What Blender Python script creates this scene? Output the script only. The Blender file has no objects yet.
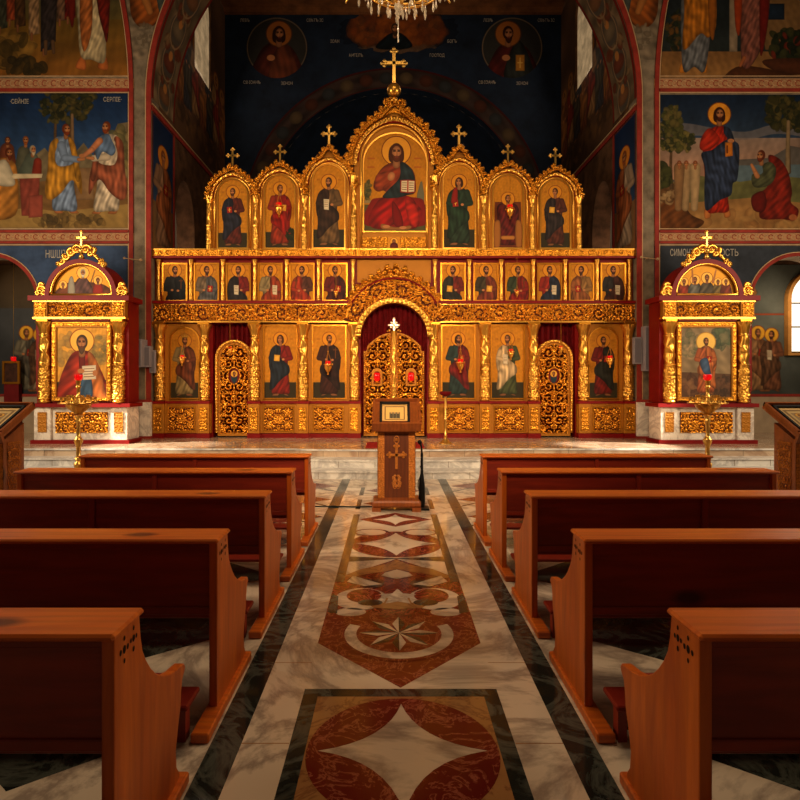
import bpy, math, random
import numpy as np
from mathutils import Vector
from mathutils.geometry import tessellate_polygon
random.seed(7); rng = np.random.RandomState(5)
SC = bpy.context.scene; COL = SC.collection
PI = math.pi

# ------------------------------------------------------------------ camera, world, lights, exposure
cam_d = bpy.data.cameras.new('camera'); cam = bpy.data.objects.new('camera', cam_d); COL.objects.link(cam)
cam.location = (0, 0, 1.6); cam.rotation_euler = (PI/2, 0, 0)
cam_d.sensor_width = 36; cam_d.lens = 36*585/800; cam_d.shift_x = 9/800; cam_d.shift_y = -19/800
cam_d.clip_start = .05; cam_d.clip_end = 100
SC.camera = cam
SC.view_settings.view_transform = 'Standard'; SC.view_settings.look = 'None'
SC.view_settings.gamma = 1; SC.view_settings.exposure = 0.0; SC.view_settings.use_curve_mapping = False
W = bpy.data.worlds.new('world'); SC.world = W; W.use_nodes = True
W.node_tree.nodes['Background'].inputs[0].default_value = (1.0, .62, .34, 1)
W.node_tree.nodes['Background'].inputs[1].default_value = 0.06

def area(name, loc, target, size, power, col, sy=None, spread=None):
    l = bpy.data.lights.new(name, 'AREA'); l.energy = power; l.color = col
    l.shape = 'RECTANGLE'; l.size = size; l.size_y = sy or size
    if spread: l.spread = spread
    o = bpy.data.objects.new(name, l); COL.objects.link(o); o.location = loc
    o.rotation_euler = (Vector(target)-Vector(loc)).to_track_quat('-Z', 'Y').to_euler(); return o
def spot(name, loc, target, power, col, ang, blend=.5, r=.1):
    l = bpy.data.lights.new(name, 'SPOT'); l.energy = power; l.color = col; l.spot_size = math.radians(ang)
    l.spot_blend = blend; l.shadow_soft_size = r
    o = bpy.data.objects.new(name, l); COL.objects.link(o); o.location = loc
    o.rotation_euler = (Vector(target)-Vector(loc)).to_track_quat('-Z', 'Y').to_euler(); return o
WARM = (1.0, .70, .42); DAY = (1.0, .80, .56)
area('nave_window_light_west', (-8.6, 6.2, 4.2), (1.0, 12.2, 1.7), 2.0, 400, DAY, 2.4)
area('nave_window_light_east', (8.8, 6.2, 4.2), (-0.9, 12.2, 1.7), 2.0, 340, DAY, 2.4)
area('dome_window_light', (0, 5.5, 10.5), (0, 5.4, 0), 3.5, 270, WARM, 3.0)
area('screen_fill_light', (0.0, 0.0, 5.2), (0, 12.3, 1.4), 2.6, 135, WARM, 1.0, math.radians(60))  # added fill above the camera, gives the gilding something to reflect
spot('west_aisle_sunbeam', (-9.3, 9.6, 4.4), (-4.5, 10.85, .4), 9000, (1, .86, .66), 15, .5, .12)
spot('east_aisle_sunbeam', (9.3, 9.5, 4.6), (4.3, 10.85, .4), 12000, (1, .9, .74), 13, .5, .12)
for nm_, x_, e_ in (('west_aisle_lamp', -8.6, 12), ('east_aisle_daylight', 8.8, 22)):
    l_ = bpy.data.lights.new(nm_, 'POINT'); l_.energy = e_; l_.color = (1, .72, .45); l_.shadow_soft_size = .25
    o_ = bpy.data.objects.new(nm_, l_); COL.objects.link(o_); o_.location = (x_, 12.95, 3.3)
area('chancel_window_light_west', (-4.75, 15.6, 10.6), (3.5, 15.0, 7.5), 1.2, 28, (1, .78, .55), 2.0)
area('chancel_window_light_east', (4.85, 15.6, 10.6), (-3.5, 15.0, 7.5), 1.2, 28, (1, .78, .55), 2.0)
for nm_, x_ in (('west_chapel_fill', -5.6), ('east_chapel_fill', 5.7)):  # added unseen fills beyond the chancel side arches
    l_ = bpy.data.lights.new(nm_, 'POINT'); l_.energy = 30; l_.color = (1, .8, .6); l_.shadow_soft_size = .2
    o_ = bpy.data.objects.new(nm_, l_); COL.objects.link(o_); o_.location = (x_, 14.2, 4.5)

# ------------------------------------------------------------------ helpers
FPX = 585.0
def at(px, py, Y): return ((px-391)*Y/FPX, Y, 1.6-(py-381)*Y/FPX)
def tag(o, label=None, cat=None, group=None, kind=None):
    if label: o['label'] = label
    if cat: o['category'] = cat
    if group: o['group'] = group
    if kind: o['kind'] = kind
    return o
def empty(name, loc, label=None, cat=None, group=None, kind=None):
    o = bpy.data.objects.new(name, None); COL.objects.link(o); o.location = loc
    return tag(o, label, cat, group, kind)
def worg(o):
    v = np.zeros(3)
    while o is not None: v += np.array(o.location); o = o.parent
    return v
def copy_tree(o, parent=None):
    c = o.copy(); COL.objects.link(c); c.parent = parent
    for ch in list(o.children): copy_tree(ch, c)
    return c
def link(name, me, mats, parent=None, label=None, smooth=False):
    for m in (mats if isinstance(mats, (list, tuple)) else [mats]): me.materials.append(m)
    if smooth: me.polygons.foreach_set('use_smooth', [True]*len(me.polygons))
    o = bpy.data.objects.new(name, me); COL.objects.link(o)
    if parent is not None: o.parent = parent
    if label: o['label'] = label
    return o
def grid_obj(name, P, mats, parent=None, mask=None, color=None, flip=False, smooth=True, solid=0, label=None, close_u=False):
    n, m = P.shape[:2]
    idx = np.arange(n*m).reshape(n, m)
    if close_u: idx = np.concatenate([idx, idx[:, :1]], 1)
    a, b, c, d = idx[:-1, :-1], idx[:-1, 1:], idx[1:, 1:], idx[1:, :-1]
    F = np.stack([a, b, c, d], -1) if not flip else np.stack([a, d, c, b], -1)
    F = F.reshape(-1, 4)
    if mask is not None: F = F[mask.reshape(-1)]
    if len(F) == 0: return None
    V = P.reshape(-1, 3)
    used, inv = np.unique(F, return_inverse=True); F = inv.reshape(-1, 4)
    V = V[used] - (worg(parent) if parent is not None else 0)
    me = bpy.data.meshes.new(name)
    me.vertices.add(len(V)); me.vertices.foreach_set('co', V.astype(np.float32).ravel())
    me.loops.add(F.size); me.loops.foreach_set('vertex_index', F.astype(np.int32).ravel())
    me.polygons.add(len(F)); me.polygons.foreach_set('loop_start', np.arange(0, F.size, 4, dtype=np.int32))
    me.update(calc_edges=True); me.validate()
    if color is not None:
        ca = me.color_attributes.new('paint', 'FLOAT_COLOR', 'POINT')
        ca.data.foreach_set('color', color.reshape(-1, 4)[used].astype(np.float32).ravel())
    o = link(name, me, mats, parent, label, smooth)
    if solid:
        md = o.modifiers.new('thickness', 'SOLIDIFY'); md.thickness = solid; md.offset = -1
    return o

class MB:
    def __init__(s): s.v = []; s.f = []; s.m = []
    def add(s, vs, fs, mi=0):
        o = len(s.v); s.v += [tuple(v) for v in vs]; s.f += [tuple(i+o for i in f) for f in fs]; s.m += [mi]*len(fs)
        return s
    def box(s, x0, x1, y0, y1, z0, z1, mi=0):
        vs = [(x, y, z) for z in (z0, z1) for y in (y0, y1) for x in (x0, x1)]
        return s.add(vs, [(0,2,3,1),(4,5,7,6),(0,1,5,4),(2,6,7,3),(0,4,6,2),(1,3,7,5)], mi)
    def bbox(s, x0, x1, y0, y1, z0, z1, b=.006, mi=0):      # box with bevelled edges
        vs = []; 
        for sx in (0,1):
            for sy in (0,1):
                for sz in (0,1):
                    X = (x0,x1)[sx]; Y = (y0,y1)[sy]; Z = (z0,z1)[sz]
                    dx = b*(1-2*sx); dy = b*(1-2*sy); dz = b*(1-2*sz)
                    vs += [(X, Y+dy, Z+dz), (X+dx, Y, Z+dz), (X+dx, Y+dy, Z)]
        I = lambda sx, sy, sz, k: (sx*4+sy*2+sz)*3+k
        fs = []
        fs.append((I(0,0,0,0), I(0,0,1,0), I(0,1,1,0), I(0,1,0,0))); fs.append((I(1,0,0,0), I(1,1,0,0), I(1,1,1,0), I(1,0,1,0)))
        fs.append((I(0,0,0,1), I(1,0,0,1), I(1,0,1,1), I(0,0,1,1))); fs.append((I(0,1,0,1), I(0,1,1,1), I(1,1,1,1), I(1,1,0,1)))
        fs.append((I(0,0,0,2), I(0,1,0,2), I(1,1,0,2), I(1,0,0,2))); fs.append((I(0,0,1,2), I(1,0,1,2), I(1,1,1,2), I(0,1,1,2)))
        for sx in (0,1):
            for sy in (0,1): fs.append((I(sx,sy,0,0), I(sx,sy,1,0), I(sx,sy,1,1), I(sx,sy,0,1)))
            for sz in (0,1): fs.append((I(sx,0,sz,0), I(sx,1,sz,0), I(sx,1,sz,2), I(sx,0,sz,2)))
        for sy in (0,1):
            for sz in (0,1): fs.append((I(0,sy,sz,1), I(1,sy,sz,1), I(1,sy,sz,2), I(0,sy,sz,2)))
        for sx in (0,1):
            for sy in (0,1):
                for sz in (0,1): fs.append((I(sx,sy,sz,0), I(sx,sy,sz,1), I(sx,sy,sz,2)))
        return s.add(vs, fs, mi)
    def lathe(s, cx, cy, prof, n=20, mi=0, cap=True):          # prof: (r, z)
        o = len(s.v)
        for r, z in prof:
            for k in range(n):
                a = 2*PI*k/n; s.v.append((cx+r*math.cos(a), cy+r*math.sin(a), z))
        for i in range(len(prof)-1):
            for k in range(n):
                k2 = (k+1) % n
                s.f.append((o+i*n+k, o+i*n+k2, o+(i+1)*n+k2, o+(i+1)*n+k)); s.m.append(mi)
        if cap:
            s.f.append(tuple(o+k for k in range(n))[::-1]); s.m.append(mi)
            q = o+(len(prof)-1)*n; s.f.append(tuple(q+k for k in range(n))); s.m.append(mi)
        return s
    def tube(s, pts, r, n=8, mi=0, closed=False):
        pts = [Vector(p) for p in pts]; N = len(pts); o = len(s.v)
        rs = r if isinstance(r, (list, tuple)) else [r]*N
        up = None
        for i, p in enumerate(pts):
            if closed: t = (pts[(i+1) % N]-pts[i-1])
            else: t = pts[min(i+1, N-1)]-pts[max(i-1, 0)]
            if t.length < 1e-9: t = Vector((0,0,1))
            t.normalize()
            if up is None: up = Vector((0,0,1)) if abs(t.z) < .9 else Vector((0,1,0))
            a = t.cross(up)
            if a.length < 1e-4: a = t.cross(Vector((1,.1,0)))
            a.normalize(); b = a.cross(t); up = b.copy()
            for k in range(n):
                q = 2*PI*k/n; s.v.append(tuple(p+a*math.cos(q)*rs[i]+b*math.sin(q)*rs[i]))
        for i in range(N if closed else N-1):
            j = (i+1) % N
            for k in range(n):
                k2 = (k+1) % n; s.f.append((o+i*n+k, o+j*n+k, o+j*n+k2, o+i*n+k2)); s.m.append(mi)
        if not closed:
            s.f.append(tuple(o+k for k in range(n))); s.m.append(mi)
            s.f.append(tuple(o+(N-1)*n+k for k in range(n))[::-1]); s.m.append(mi)
        return s
    def ball(s, c, r, mi=0, n=12, sz=1.0):
        m = n//2+1
        prof = [(max(r*math.sin(PI*i/m), .0003), c[2]-r*sz*math.cos(PI*i/m)) for i in range(m+1)]
        return s.lathe(c[0], c[1], prof, n, mi)
    def prism(s, outer, holes, a0, a1, axis='y', mi=0, side=True, front=True, back=True):
        """polygon (with holes) in the plane normal to axis, extruded a0..a1"""
        loops = [outer]+list(holes)
        def p3(p, a):
            if axis == 'y': return (p[0], a, p[1])
            if axis == 'x': return (a, p[0], p[1])
            return (p[0], p[1], a)
        flat = [p for L in loops for p in L]
        tris = tessellate_polygon([[Vector((p[0], p[1], 0)) for p in L] for L in loops])
        o = len(s.v); n = len(flat)
        s.v += [p3(p, a0) for p in flat]+[p3(p, a1) for p in flat]
        for t in tris:
            if front: s.f.append(tuple(o+i for i in t)); s.m.append(mi)
            if back: s.f.append(tuple(o+n+i for i in t[::-1])); s.m.append(mi)
        if side:
            k = 0
            for L in loops:
                for i in range(len(L)):
                    j = (i+1) % len(L)
                    s.f.append((o+k+i, o+k+j, o+n+k+j, o+n+k+i)); s.m.append(mi)
                k += len(L)
        return s
    def build(s, name, mats, parent=None, smooth=False, label=None, fix=True, angle=None):
        g = worg(parent) if parent is not None else np.zeros(3)
        me = bpy.data.meshes.new(name)
        me.from_pydata([(v[0]-g[0], v[1]-g[1], v[2]-g[2]) for v in s.v], [], s.f)
        if fix:
            import bmesh
            b = bmesh.new(); b.from_mesh(me); bmesh.ops.recalc_face_normals(b, faces=b.faces); b.to_mesh(me); b.free()
            for i, p in enumerate(me.polygons): p.material_index = s.m[i] if i < len(s.m) else 0
        else:
            for i, p in enumerate(me.polygons): p.material_index = s.m[i]
        o = link(name, me, mats, parent, label, smooth)
        if smooth and angle:
            me.polygons.foreach_set('use_smooth', [True]*len(me.polygons))
            try: me.set_sharp_from_angle(angle=math.radians(angle))
            except Exception: pass
        return o
def arc(cx, cz, r, a0, a1, n=24, rz=None):
    return [(cx+r*math.cos(a0+(a1-a0)*i/n), cz+(rz or r)*math.sin(a0+(a1-a0)*i/n)) for i in range(n+1)]

# ------------------------------------------------------------------ materials
def lin(c): return tuple(((x/255)/12.92 if x/255 <= .04045 else ((x/255+.055)/1.055)**2.4) for x in c)
class NT:
    def __init__(s, name):
        s.mat = bpy.data.materials.new(name); s.mat.use_nodes = True; s.t = s.mat.node_tree
        s.b = s.t.nodes['Principled BSDF']; s._tc = None
    def n(s, typ, **kw):
        x = s.t.nodes.new(typ)
        for k, v in kw.items():
            if k.startswith('i_'): x.inputs[k[2:].replace('_', ' ')].default_value = v
            else: setattr(x, k, v)
        return x
    def l(s, a, b): s.t.links.new(a, b)
    def coord(s, scale=(1,1,1), rot=(0,0,0)):
        tc = s.n('ShaderNodeTexCoord'); mp = s.n('ShaderNodeMapping'); mp.inputs['Scale'].default_value = scale
        mp.inputs['Rotation'].default_value = rot
        s.l(tc.outputs['Object'], mp.inputs[0]); return mp.outputs[0]
    def noise(s, co, scale, detail=4, rough=.6, dist=0):
        x = s.n('ShaderNodeTexNoise'); x.inputs['Scale'].default_value = scale; x.inputs['Detail'].default_value = detail
        x.inputs['Roughness'].default_value = rough; x.inputs['Distortion'].default_value = dist
        s.l(co, x.inputs['Vector']); return x.outputs['Fac']
    def ramp(s, fac, stops):
        r = s.n('ShaderNodeValToRGB'); e = r.color_ramp.elements
        while len(e) < len(stops): e.new(.5)
        for i, (p, c) in enumerate(stops): e[i].position = p; e[i].color = (*c, 1)
        s.l(fac, r.inputs[0]); return r.outputs[0]
    def mix(s, f, a, b, mode='MIX'):
        m = s.n('ShaderNodeMix', data_type='RGBA', blend_type=mode)
        if isinstance(f, float): m.inputs[0].default_value = f
        else: s.l(f, m.inputs[0])
        for q, i in ((a, 6), (b, 7)):
            if isinstance(q, tuple): m.inputs[i].default_value = (*q, 1)
            else: s.l(q, m.inputs[i])
        return m.outputs[2]
    def col(s, o): s.l(o, s.b.inputs['Base Color'])
    def bump(s, h, strength=.3, dist=.01):
        b = s.n('ShaderNodeBump'); b.inputs['Strength'].default_value = strength; b.inputs['Distance'].default_value = dist
        s.l(h, b.inputs['Height']); s.l(b.outputs[0], s.b.inputs['Normal'])
    def set(s, rough=None, metal=None, spec=None, **k):
        if rough is not None: s.b.inputs['Roughness'].default_value = rough
        if metal is not None: s.b.inputs['Metallic'].default_value = metal
        if spec is not None: s.b.inputs['Specular IOR Level'].default_value = spec
        return s
def m_plain(name, rgb, rough=.6, metal=0, var=.12, scale=8, bump=0):
    t = NT(name); c = lin(rgb); co = t.coord()
    f = t.noise(co, scale, 5)
    t.col(t.ramp(f, [(.25, tuple(x*(1-var*2) for x in c)), (.75, tuple(min(1, x*(1+var)) for x in c))]))
    t.set(rough, metal)
    t.b.inputs['Specular IOR Level'].default_value = .2
    if bump: t.bump(f, bump, .01)
    return t.mat
def m_gold(name, rgb, rough=.34, metal=.9, fine=60, bump=.35):
    t = NT(name); c = lin(rgb); co = t.coord()
    f = t.noise(co, fine, 3); g = t.noise(co, 3, 4)
    t.col(t.mix(g, tuple(x*.8 for x in c), tuple(min(1, x*1.12) for x in c)))
    t.set(rough, metal, .3); t.bump(f, bump, .006)
    return t.mat
def m_wood(name, c1, c2, axis=0, rough=.38):
    t = NT(name); sc = [6, 6, 6]; sc[axis] = .7
    co = t.coord(tuple(sc)); f = t.noise(co, 2.2, 6, .6, 1.2)
    w = t.n('ShaderNodeTexWave'); w.inputs['Scale'].default_value = 1.1; w.inputs['Distortion'].default_value = 7
    w.inputs['Detail'].default_value = 3; w.inputs['Detail Scale'].default_value = 1.2
    w.bands_direction = 'XYZ'[(axis+1) % 3]
    t.l(co, w.inputs['Vector'])
    base = t.ramp(f, [(.3, lin(c1)), (.7, lin(c2))])
    grain = t.ramp(w.outputs['Fac'], [(0, (.72, .66, .6)), (.6, (1, 1, 1))])
    c = t.mix(.55, base, grain, 'MULTIPLY')
    v = t.n('ShaderNodeTexVoronoi'); v.inputs['Scale'].default_value = 1.0
    kc = [2.6, 2.6, 2.6]; kc[axis] = 1.3; t.l(t.coord(tuple(kc)), v.inputs['Vector'])
    kn = t.ramp(v.outputs['Distance'], [(.06, (.16, .08, .05)), (.13, (1, 1, 1))])
    t.col(t.mix(.9, c, kn, 'MULTIPLY')); t.set(rough); t.bump(w.outputs['Fac'], .06, .004)
    return t.mat
def m_marble(name, base, vein, rough=.16, scale=1.3, lo=.46, hi=.56, patch=None):
    t = NT(name); co = t.coord(); f = t.noise(co, scale, 8, .62, 1.9)
    v = t.ramp(f, [(0, lin(base)), (lo, lin(base)), ((lo+hi)/2, lin(vein)), (hi, lin(base)), (1, tuple(x*.86 for x in lin(base)))])
    g = t.noise(co, scale*.7, 4, .6, .5)
    c2 = t.ramp(g, [(.3, (1, 1, 1)), (.75, tuple(min(1, (a+.25)) for a in lin(patch or vein)))])
    t.col(t.mix(.6, v, c2, 'MULTIPLY')); t.set(rough, 0, .32)
    return t.mat
def m_paint():
    t = NT('painted_surface'); a = t.n('ShaderNodeVertexColor'); a.layer_name = 'paint'
    co = t.coord(); f = t.noise(co, 9, 6, .7)
    v = t.ramp(f, [(.25, (.84, .84, .84)), (.7, (1, 1, 1))])
    t.col(t.mix(.8, a.outputs['Color'], v, 'MULTIPLY'))
    mm = t.n('ShaderNodeMath', operation='MULTIPLY'); mm.inputs[1].default_value = .35
    t.l(a.outputs['Alpha'], mm.inputs[0]); t.l(mm.outputs[0], t.b.inputs['Metallic'])
    t.set(.6, None, .2); return t.mat
def m_fresco():
    t = NT('fresco_plaster'); a = t.n('ShaderNodeVertexColor'); a.layer_name = 'paint'
    co = t.coord(); f = t.noise(co, 5, 8, .75); g = t.noise(co, 1.2, 4)
    v = t.ramp(f, [(.25, (.74, .74, .74)), (.7, (1, 1, 1))]); v2 = t.ramp(g, [(.3, (.8, .8, .8)), (.7, (1, 1, 1))])
    t.col(t.mix(.8, t.mix(.9, a.outputs['Color'], v, 'MULTIPLY'), v2, 'MULTIPLY')); t.set(.85, None, .15); t.bump(f, .1, .004)
    return t.mat
GOLD = m_gold('carved_gilding', (216, 142, 42), .29, .9, 60, .3)
GOLDL = m_gold('bright_gilding', (238, 174, 72), .28, .9, 50, .35)
GOLDF = m_gold('flat_gilding', (178, 114, 28), .55, .3, 30, .1)
GOLDD = m_gold('gold_ground', (184, 116, 30), .5, .3, 20, .1)
BOLE = m_plain('dark_gilding_ground', (88, 36, 12), .7, 0, .15, 12)
BRASS = m_gold('polished_brass', (240, 190, 96), .28, .9, 10, .04)
REDP = m_plain('red_lacquer', (124, 8, 8), .5, 0, .12, 6)
REDW = m_plain('red_wall_stripe', (146, 46, 34), .7, 0, .2, 5, .1)
CREAM = m_plain('cream_line', (196, 160, 118), .7, 0, .15, 6)
BLUEW = m_plain('blue_wall_paint', (56, 74, 104), .8, 0, .25, 3, .15)
DARKB = m_plain('midnight_blue_paint', (22, 34, 52), .8, 0, .3, 2, .15)
PLAST = m_plain('grey_plaster', (128, 112, 92), .85, 0, .3, 4, .2)
BROWNF = m_plain('faded_brown_fresco', (96, 66, 44), .85, 0, .4, 3, .15)
BEAM = m_plain('ochre_ceiling_paint', (120, 74, 40), .8, 0, .3, 3, .1)
BORD = m_plain('tan_border_paint', (178, 128, 88), .8, 0, .2, 20)
VELVET = m_plain('red_velvet', (104, 3, 8), .85, 0, .2, 10)
WHITEM = m_marble('white_marble', (236, 226, 210), (196, 184, 172), .25, 1.4, .44, .6)
FLW = m_marble('cream_floor_marble', (226, 210, 186), (164, 148, 132), .11, .9, .43, .58, (170, 140, 108))
FLG = m_marble('dark_green_marble', (34, 38, 34), (84, 88, 80), .12, 2.6, .44, .60)
FLR = m_marble('red_brown_marble', (108, 32, 20), (168, 96, 72), .12, 5.5, .48, .54)
FLY = m_marble('honey_marble', (172, 126, 76), (140, 94, 56), .1, 2.4, .47, .54)
FLP = m_marble('polished_platform_marble', (200, 178, 152), (166, 138, 114), .14, .9, .42, .60)
STEPM = m_marble('grey_white_step_marble', (226, 222, 214), (178, 174, 170), .3, 1.1, .42, .60)
WOOD = m_wood('honey_pine_x', (186, 80, 14), (216, 110, 24), 0)
WOODZ = m_wood('honey_pine_z', (180, 76, 12), (214, 108, 22), 2)
WOODR = m_wood('red_stained_pine', (122, 32, 14), (150, 44, 18), 0, .42)  # redder, darker pine for backs, seats and supports
WOODRZ = m_wood('dark_red_pine_z', (122, 32, 14), (150, 44, 18), 2, .42)
WOODK = m_plain('kneeler_red_stain', (130, 34, 18), .4, 0, .15, 5)
WOODL = m_wood('lectern_wood', (122, 60, 20), (152, 80, 30), 2, .35)
WOODC = m_plain('gilded_carved_wood', (196, 120, 50), .4, .35, .3, 60, .5)
BLACK = m_plain('black_metal', (14, 13, 13), .4, .2)
DKWOOD = m_plain('dark_frame_wood', (15, 7, 4), .7)
GREY = m_plain('grey_loudspeaker_metal', (142, 134, 138), .5, 0, .06)
PAINT = m_paint(); FRES = m_fresco()
def m_glass(name, rgb, emi=0):
    t = NT(name); t.b.inputs['Base Color'].default_value = (*lin(rgb), 1); t.set(.08, 0)
    t.b.inputs['Transmission Weight'].default_value = .5
    if emi: t.b.inputs['Emission Color'].default_value = (*lin(rgb), 1); t.b.inputs['Emission Strength'].default_value = emi
    return t.mat
REDG = m_glass('red_lamp_glass', (214, 16, 18), .5); CRYS = m_glass('clear_crystal', (240, 226, 200))
def m_emit(name, rgb, s, scale=3, var=.3):
    t = NT(name); co = t.coord(); f = t.noise(co, scale, 5, .6); c = lin(rgb)
    r = t.ramp(f, [(.3, tuple(x*(1-var) for x in c)), (.7, c)])
    t.col(r); t.l(r, t.b.inputs['Emission Color']); t.b.inputs['Emission Strength'].default_value = s; return t.mat
DAYGLASS = m_emit('daylit_window_glass', (255, 244, 222), 1.5, 2, .1)
APSEGLASS = m_emit('dusty_daylit_pane', (190, 160, 118), .55, 4, .6)
FLAME = m_emit('lamp_flame', (255, 190, 90), 6, 3, 0)

# ------------------------------------------------------------------ painting onto a fine grid (colours only: the art itself)
class Cv:
    """canvas in its own units, y grows downwards; C colour (sRGB 0-255), G gilding"""
    def __init__(s, x0, x1, y0, y1, res, bg, gold=0):
        s.x0, s.x1, s.y0, s.y1 = x0, x1, y0, y1
        s.nx = max(4, int((x1-x0)*res)+1); s.ny = max(4, int((y1-y0)*res)+1)
        s.X, s.Y = np.meshgrid(np.linspace(x0, x1, s.nx), np.linspace(y0, y1, s.ny))
        s.C = np.zeros((s.ny, s.nx, 3))+np.array(bg, float); s.G = np.full((s.ny, s.nx), float(gold)); s.px = 1.0/res
    def blend(s, sl, m, col, g=0):
        m = np.clip(m, 0, 1)
        s.C[sl] = s.C[sl]*(1-m[..., None])+np.asarray(col, float)*m[..., None]
        s.G[sl] = s.G[sl]*(1-m)+g*m
    def _bb(s, a, b, c, d):
        p = s.px*2; kx = (s.nx-1)/(s.x1-s.x0); ky = (s.ny-1)/(s.y1-s.y0)
        i0 = int(np.clip((a-p-s.x0)*kx, 0, s.nx)); i1 = int(np.clip((b+p-s.x0)*kx+2, 0, s.nx))
        j0 = int(np.clip((c-p-s.y0)*ky, 0, s.ny)); j1 = int(np.clip((d+p-s.y0)*ky+2, 0, s.ny))
        return (slice(j0, j1), slice(i0, i1)) if i1 > i0 and j1 > j0 else None
    def grad(s, ya, yb, ca, cb):
        t = np.clip((s.Y-ya)/(yb-ya), 0, 1)[..., None]; m = ((s.Y >= ya) & (s.Y <= yb))[..., None]
        s.C = np.where(m, np.array(ca)*(1-t)+np.array(cb)*t, s.C)
    def ell(s, cx, cy, rx, ry, col, g=0, rot=0, shade=0, op=1):
        R = max(rx, ry); sl = s._bb(cx-R, cx+R, cy-R, cy+R)
        if not sl: return
        X = s.X[sl]-cx; Y = s.Y[sl]-cy
        if rot: c, q = math.cos(rot), math.sin(rot); X, Y = X*c+Y*q, -X*q+Y*c
        r = np.sqrt((X/rx)**2+(Y/ry)**2); m = (1-r)*min(rx, ry)/s.px+.5
        c3 = np.zeros(X.shape+(3,))+np.array(col, float)
        if shade: c3 = c3*(1-shade*(r**2)[..., None]*.8+shade*.15)
        s.blend(sl, np.clip(m, 0, 1)*op, c3, g)
    def ring(s, cx, cy, r, w, col, g=0, op=1):
        sl = s._bb(cx-r-w, cx+r+w, cy-r-w, cy+r+w)
        if not sl: return
        d = np.abs(np.hypot(s.X[sl]-cx, s.Y[sl]-cy)-r)
        s.blend(sl, np.clip((w/2-d)/s.px+.5, 0, 1)*op, col, g)
    def poly(s, pts, col, g=0, smooth=0, fold=None, edge=.35, op=1):
        P = np.array(pts, float)
        if smooth:
            n = len(P); Q = []
            for i in range(n):
                a, b, c, d = P[i-1], P[i], P[(i+1) % n], P[(i+2) % n]
                for k in range(5):
                    t = k/5; Q.append(.5*((2*b)+(-a+c)*t+(2*a-5*b+4*c-d)*t*t+(-a+3*b-3*c+d)*t**3))
            P = np.array(Q)
        sl = s._bb(P[:, 0].min(), P[:, 0].max(), P[:, 1].min(), P[:, 1].max())
        if not sl: return
        X = s.X[sl]; Y = s.Y[sl]; ins = np.zeros(X.shape, bool); D = np.full(X.shape, 1e9)
        for i in range(len(P)):
            x1, y1 = P[i]; x2, y2 = P[(i+1) % len(P)]
            if abs(y2-y1) > 1e-12:
                cr = ((y1 > Y) != (y2 > Y)) & (X < (x2-x1)*(Y-y1)/(y2-y1)+x1); ins ^= cr
            L = (x2-x1)**2+(y2-y1)**2+1e-12
            t = np.clip(((X-x1)*(x2-x1)+(Y-y1)*(y2-y1))/L, 0, 1)
            D = np.minimum(D, np.hypot(X-x1-t*(x2-x1), Y-y1-t*(y2-y1)))
        sd = np.where(ins, D, -D); m = np.clip(sd/s.px+.5, 0, 1)*op
        c3 = np.zeros(X.shape+(3,))+np.array(col, float)
        if fold:
            k, ang, amp = fold                                  # brushed drapery
            q = X*math.cos(ang)+Y*math.sin(ang); w = -X*math.sin(ang)+Y*math.cos(ang)
            f = np.sin(q*k*.8+2.1*np.sin(w*k*.33+q*k*.21)+1.2*np.sin(w*k*.13))*.55+np.sin(q*k*1.9+w*k*.45+1.5*np.sin(w*k*.2))*.3
            c3 = c3*(1+amp*f)[..., None]
        if edge:
            ww = max(P[:, 0].max()-P[:, 0].min(), .01)*.10
            c3 = c3*(1-edge*np.exp(-np.maximum(sd, 0)/ww))[..., None]
        s.blend(sl, m, np.clip(c3, 0, 255), g)
    def stroke(s, pts, r0, r1, col, g=0, shade=.25, op=1):
        n = len(pts)-1
        for i in range(n):
            (x1, y1), (x2, y2) = pts[i], pts[i+1]; ra = r0+(r1-r0)*i/n; rb = r0+(r1-r0)*(i+1)/n; R = max(ra, rb)
            sl = s._bb(min(x1, x2)-R, max(x1, x2)+R, min(y1, y2)-R, max(y1, y2)+R)
            if not sl: continue
            X = s.X[sl]; Y = s.Y[sl]; L = (x2-x1)**2+(y2-y1)**2+1e-12
            t = np.clip(((X-x1)*(x2-x1)+(Y-y1)*(y2-y1))/L, 0, 1); r = ra+(rb-ra)*t
            d = np.hypot(X-x1-t*(x2-x1), Y-y1-t*(y2-y1))
            c3 = np.array(col, float)*(1-shade*(np.clip(d/np.maximum(r, 1e-6), 0, 1)**2))[..., None]
            s.blend(sl, np.clip((r-d)/s.px+.5, 0, 1)*op, c3, g)
    def blobs(s, cx, cy, rx, ry, n, br, cols, op=.9, seed=1):
        r_ = np.random.RandomState(seed)
        for i in range(n):
            a = r_.rand()*2*PI; q = math.sqrt(r_.rand()); c = cols[r_.randint(len(cols))]
            s.ell(cx+q*rx*math.cos(a), cy+q*ry*math.sin(a), br*(.5+r_.rand()), br*(.4+.7*r_.rand()), c, 0, r_.rand()*3, .25, op)
    def mottle(s, amp, k=1.0, seed=3):
        r_ = np.random.RandomState(seed); f = np.zeros_like(s.X)
        for i in range(9):
            a = r_.rand()*6.28; q = k*(.25+1.9*r_.rand()); f += np.sin((s.X*math.cos(a)+s.Y*math.sin(a))*q+r_.rand()*6)/9
        s.C = np.clip(s.C*(1+amp*2.2*f)[..., None], 0, 255)
    def rgba(s):
        c = np.clip(s.C/255, 0, 1)**1.12; l = np.where(c <= .04045, c/12.92, ((c+.055)/1.055)**2.4)
        return np.concatenate([l, s.G[..., None]], -1)
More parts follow.
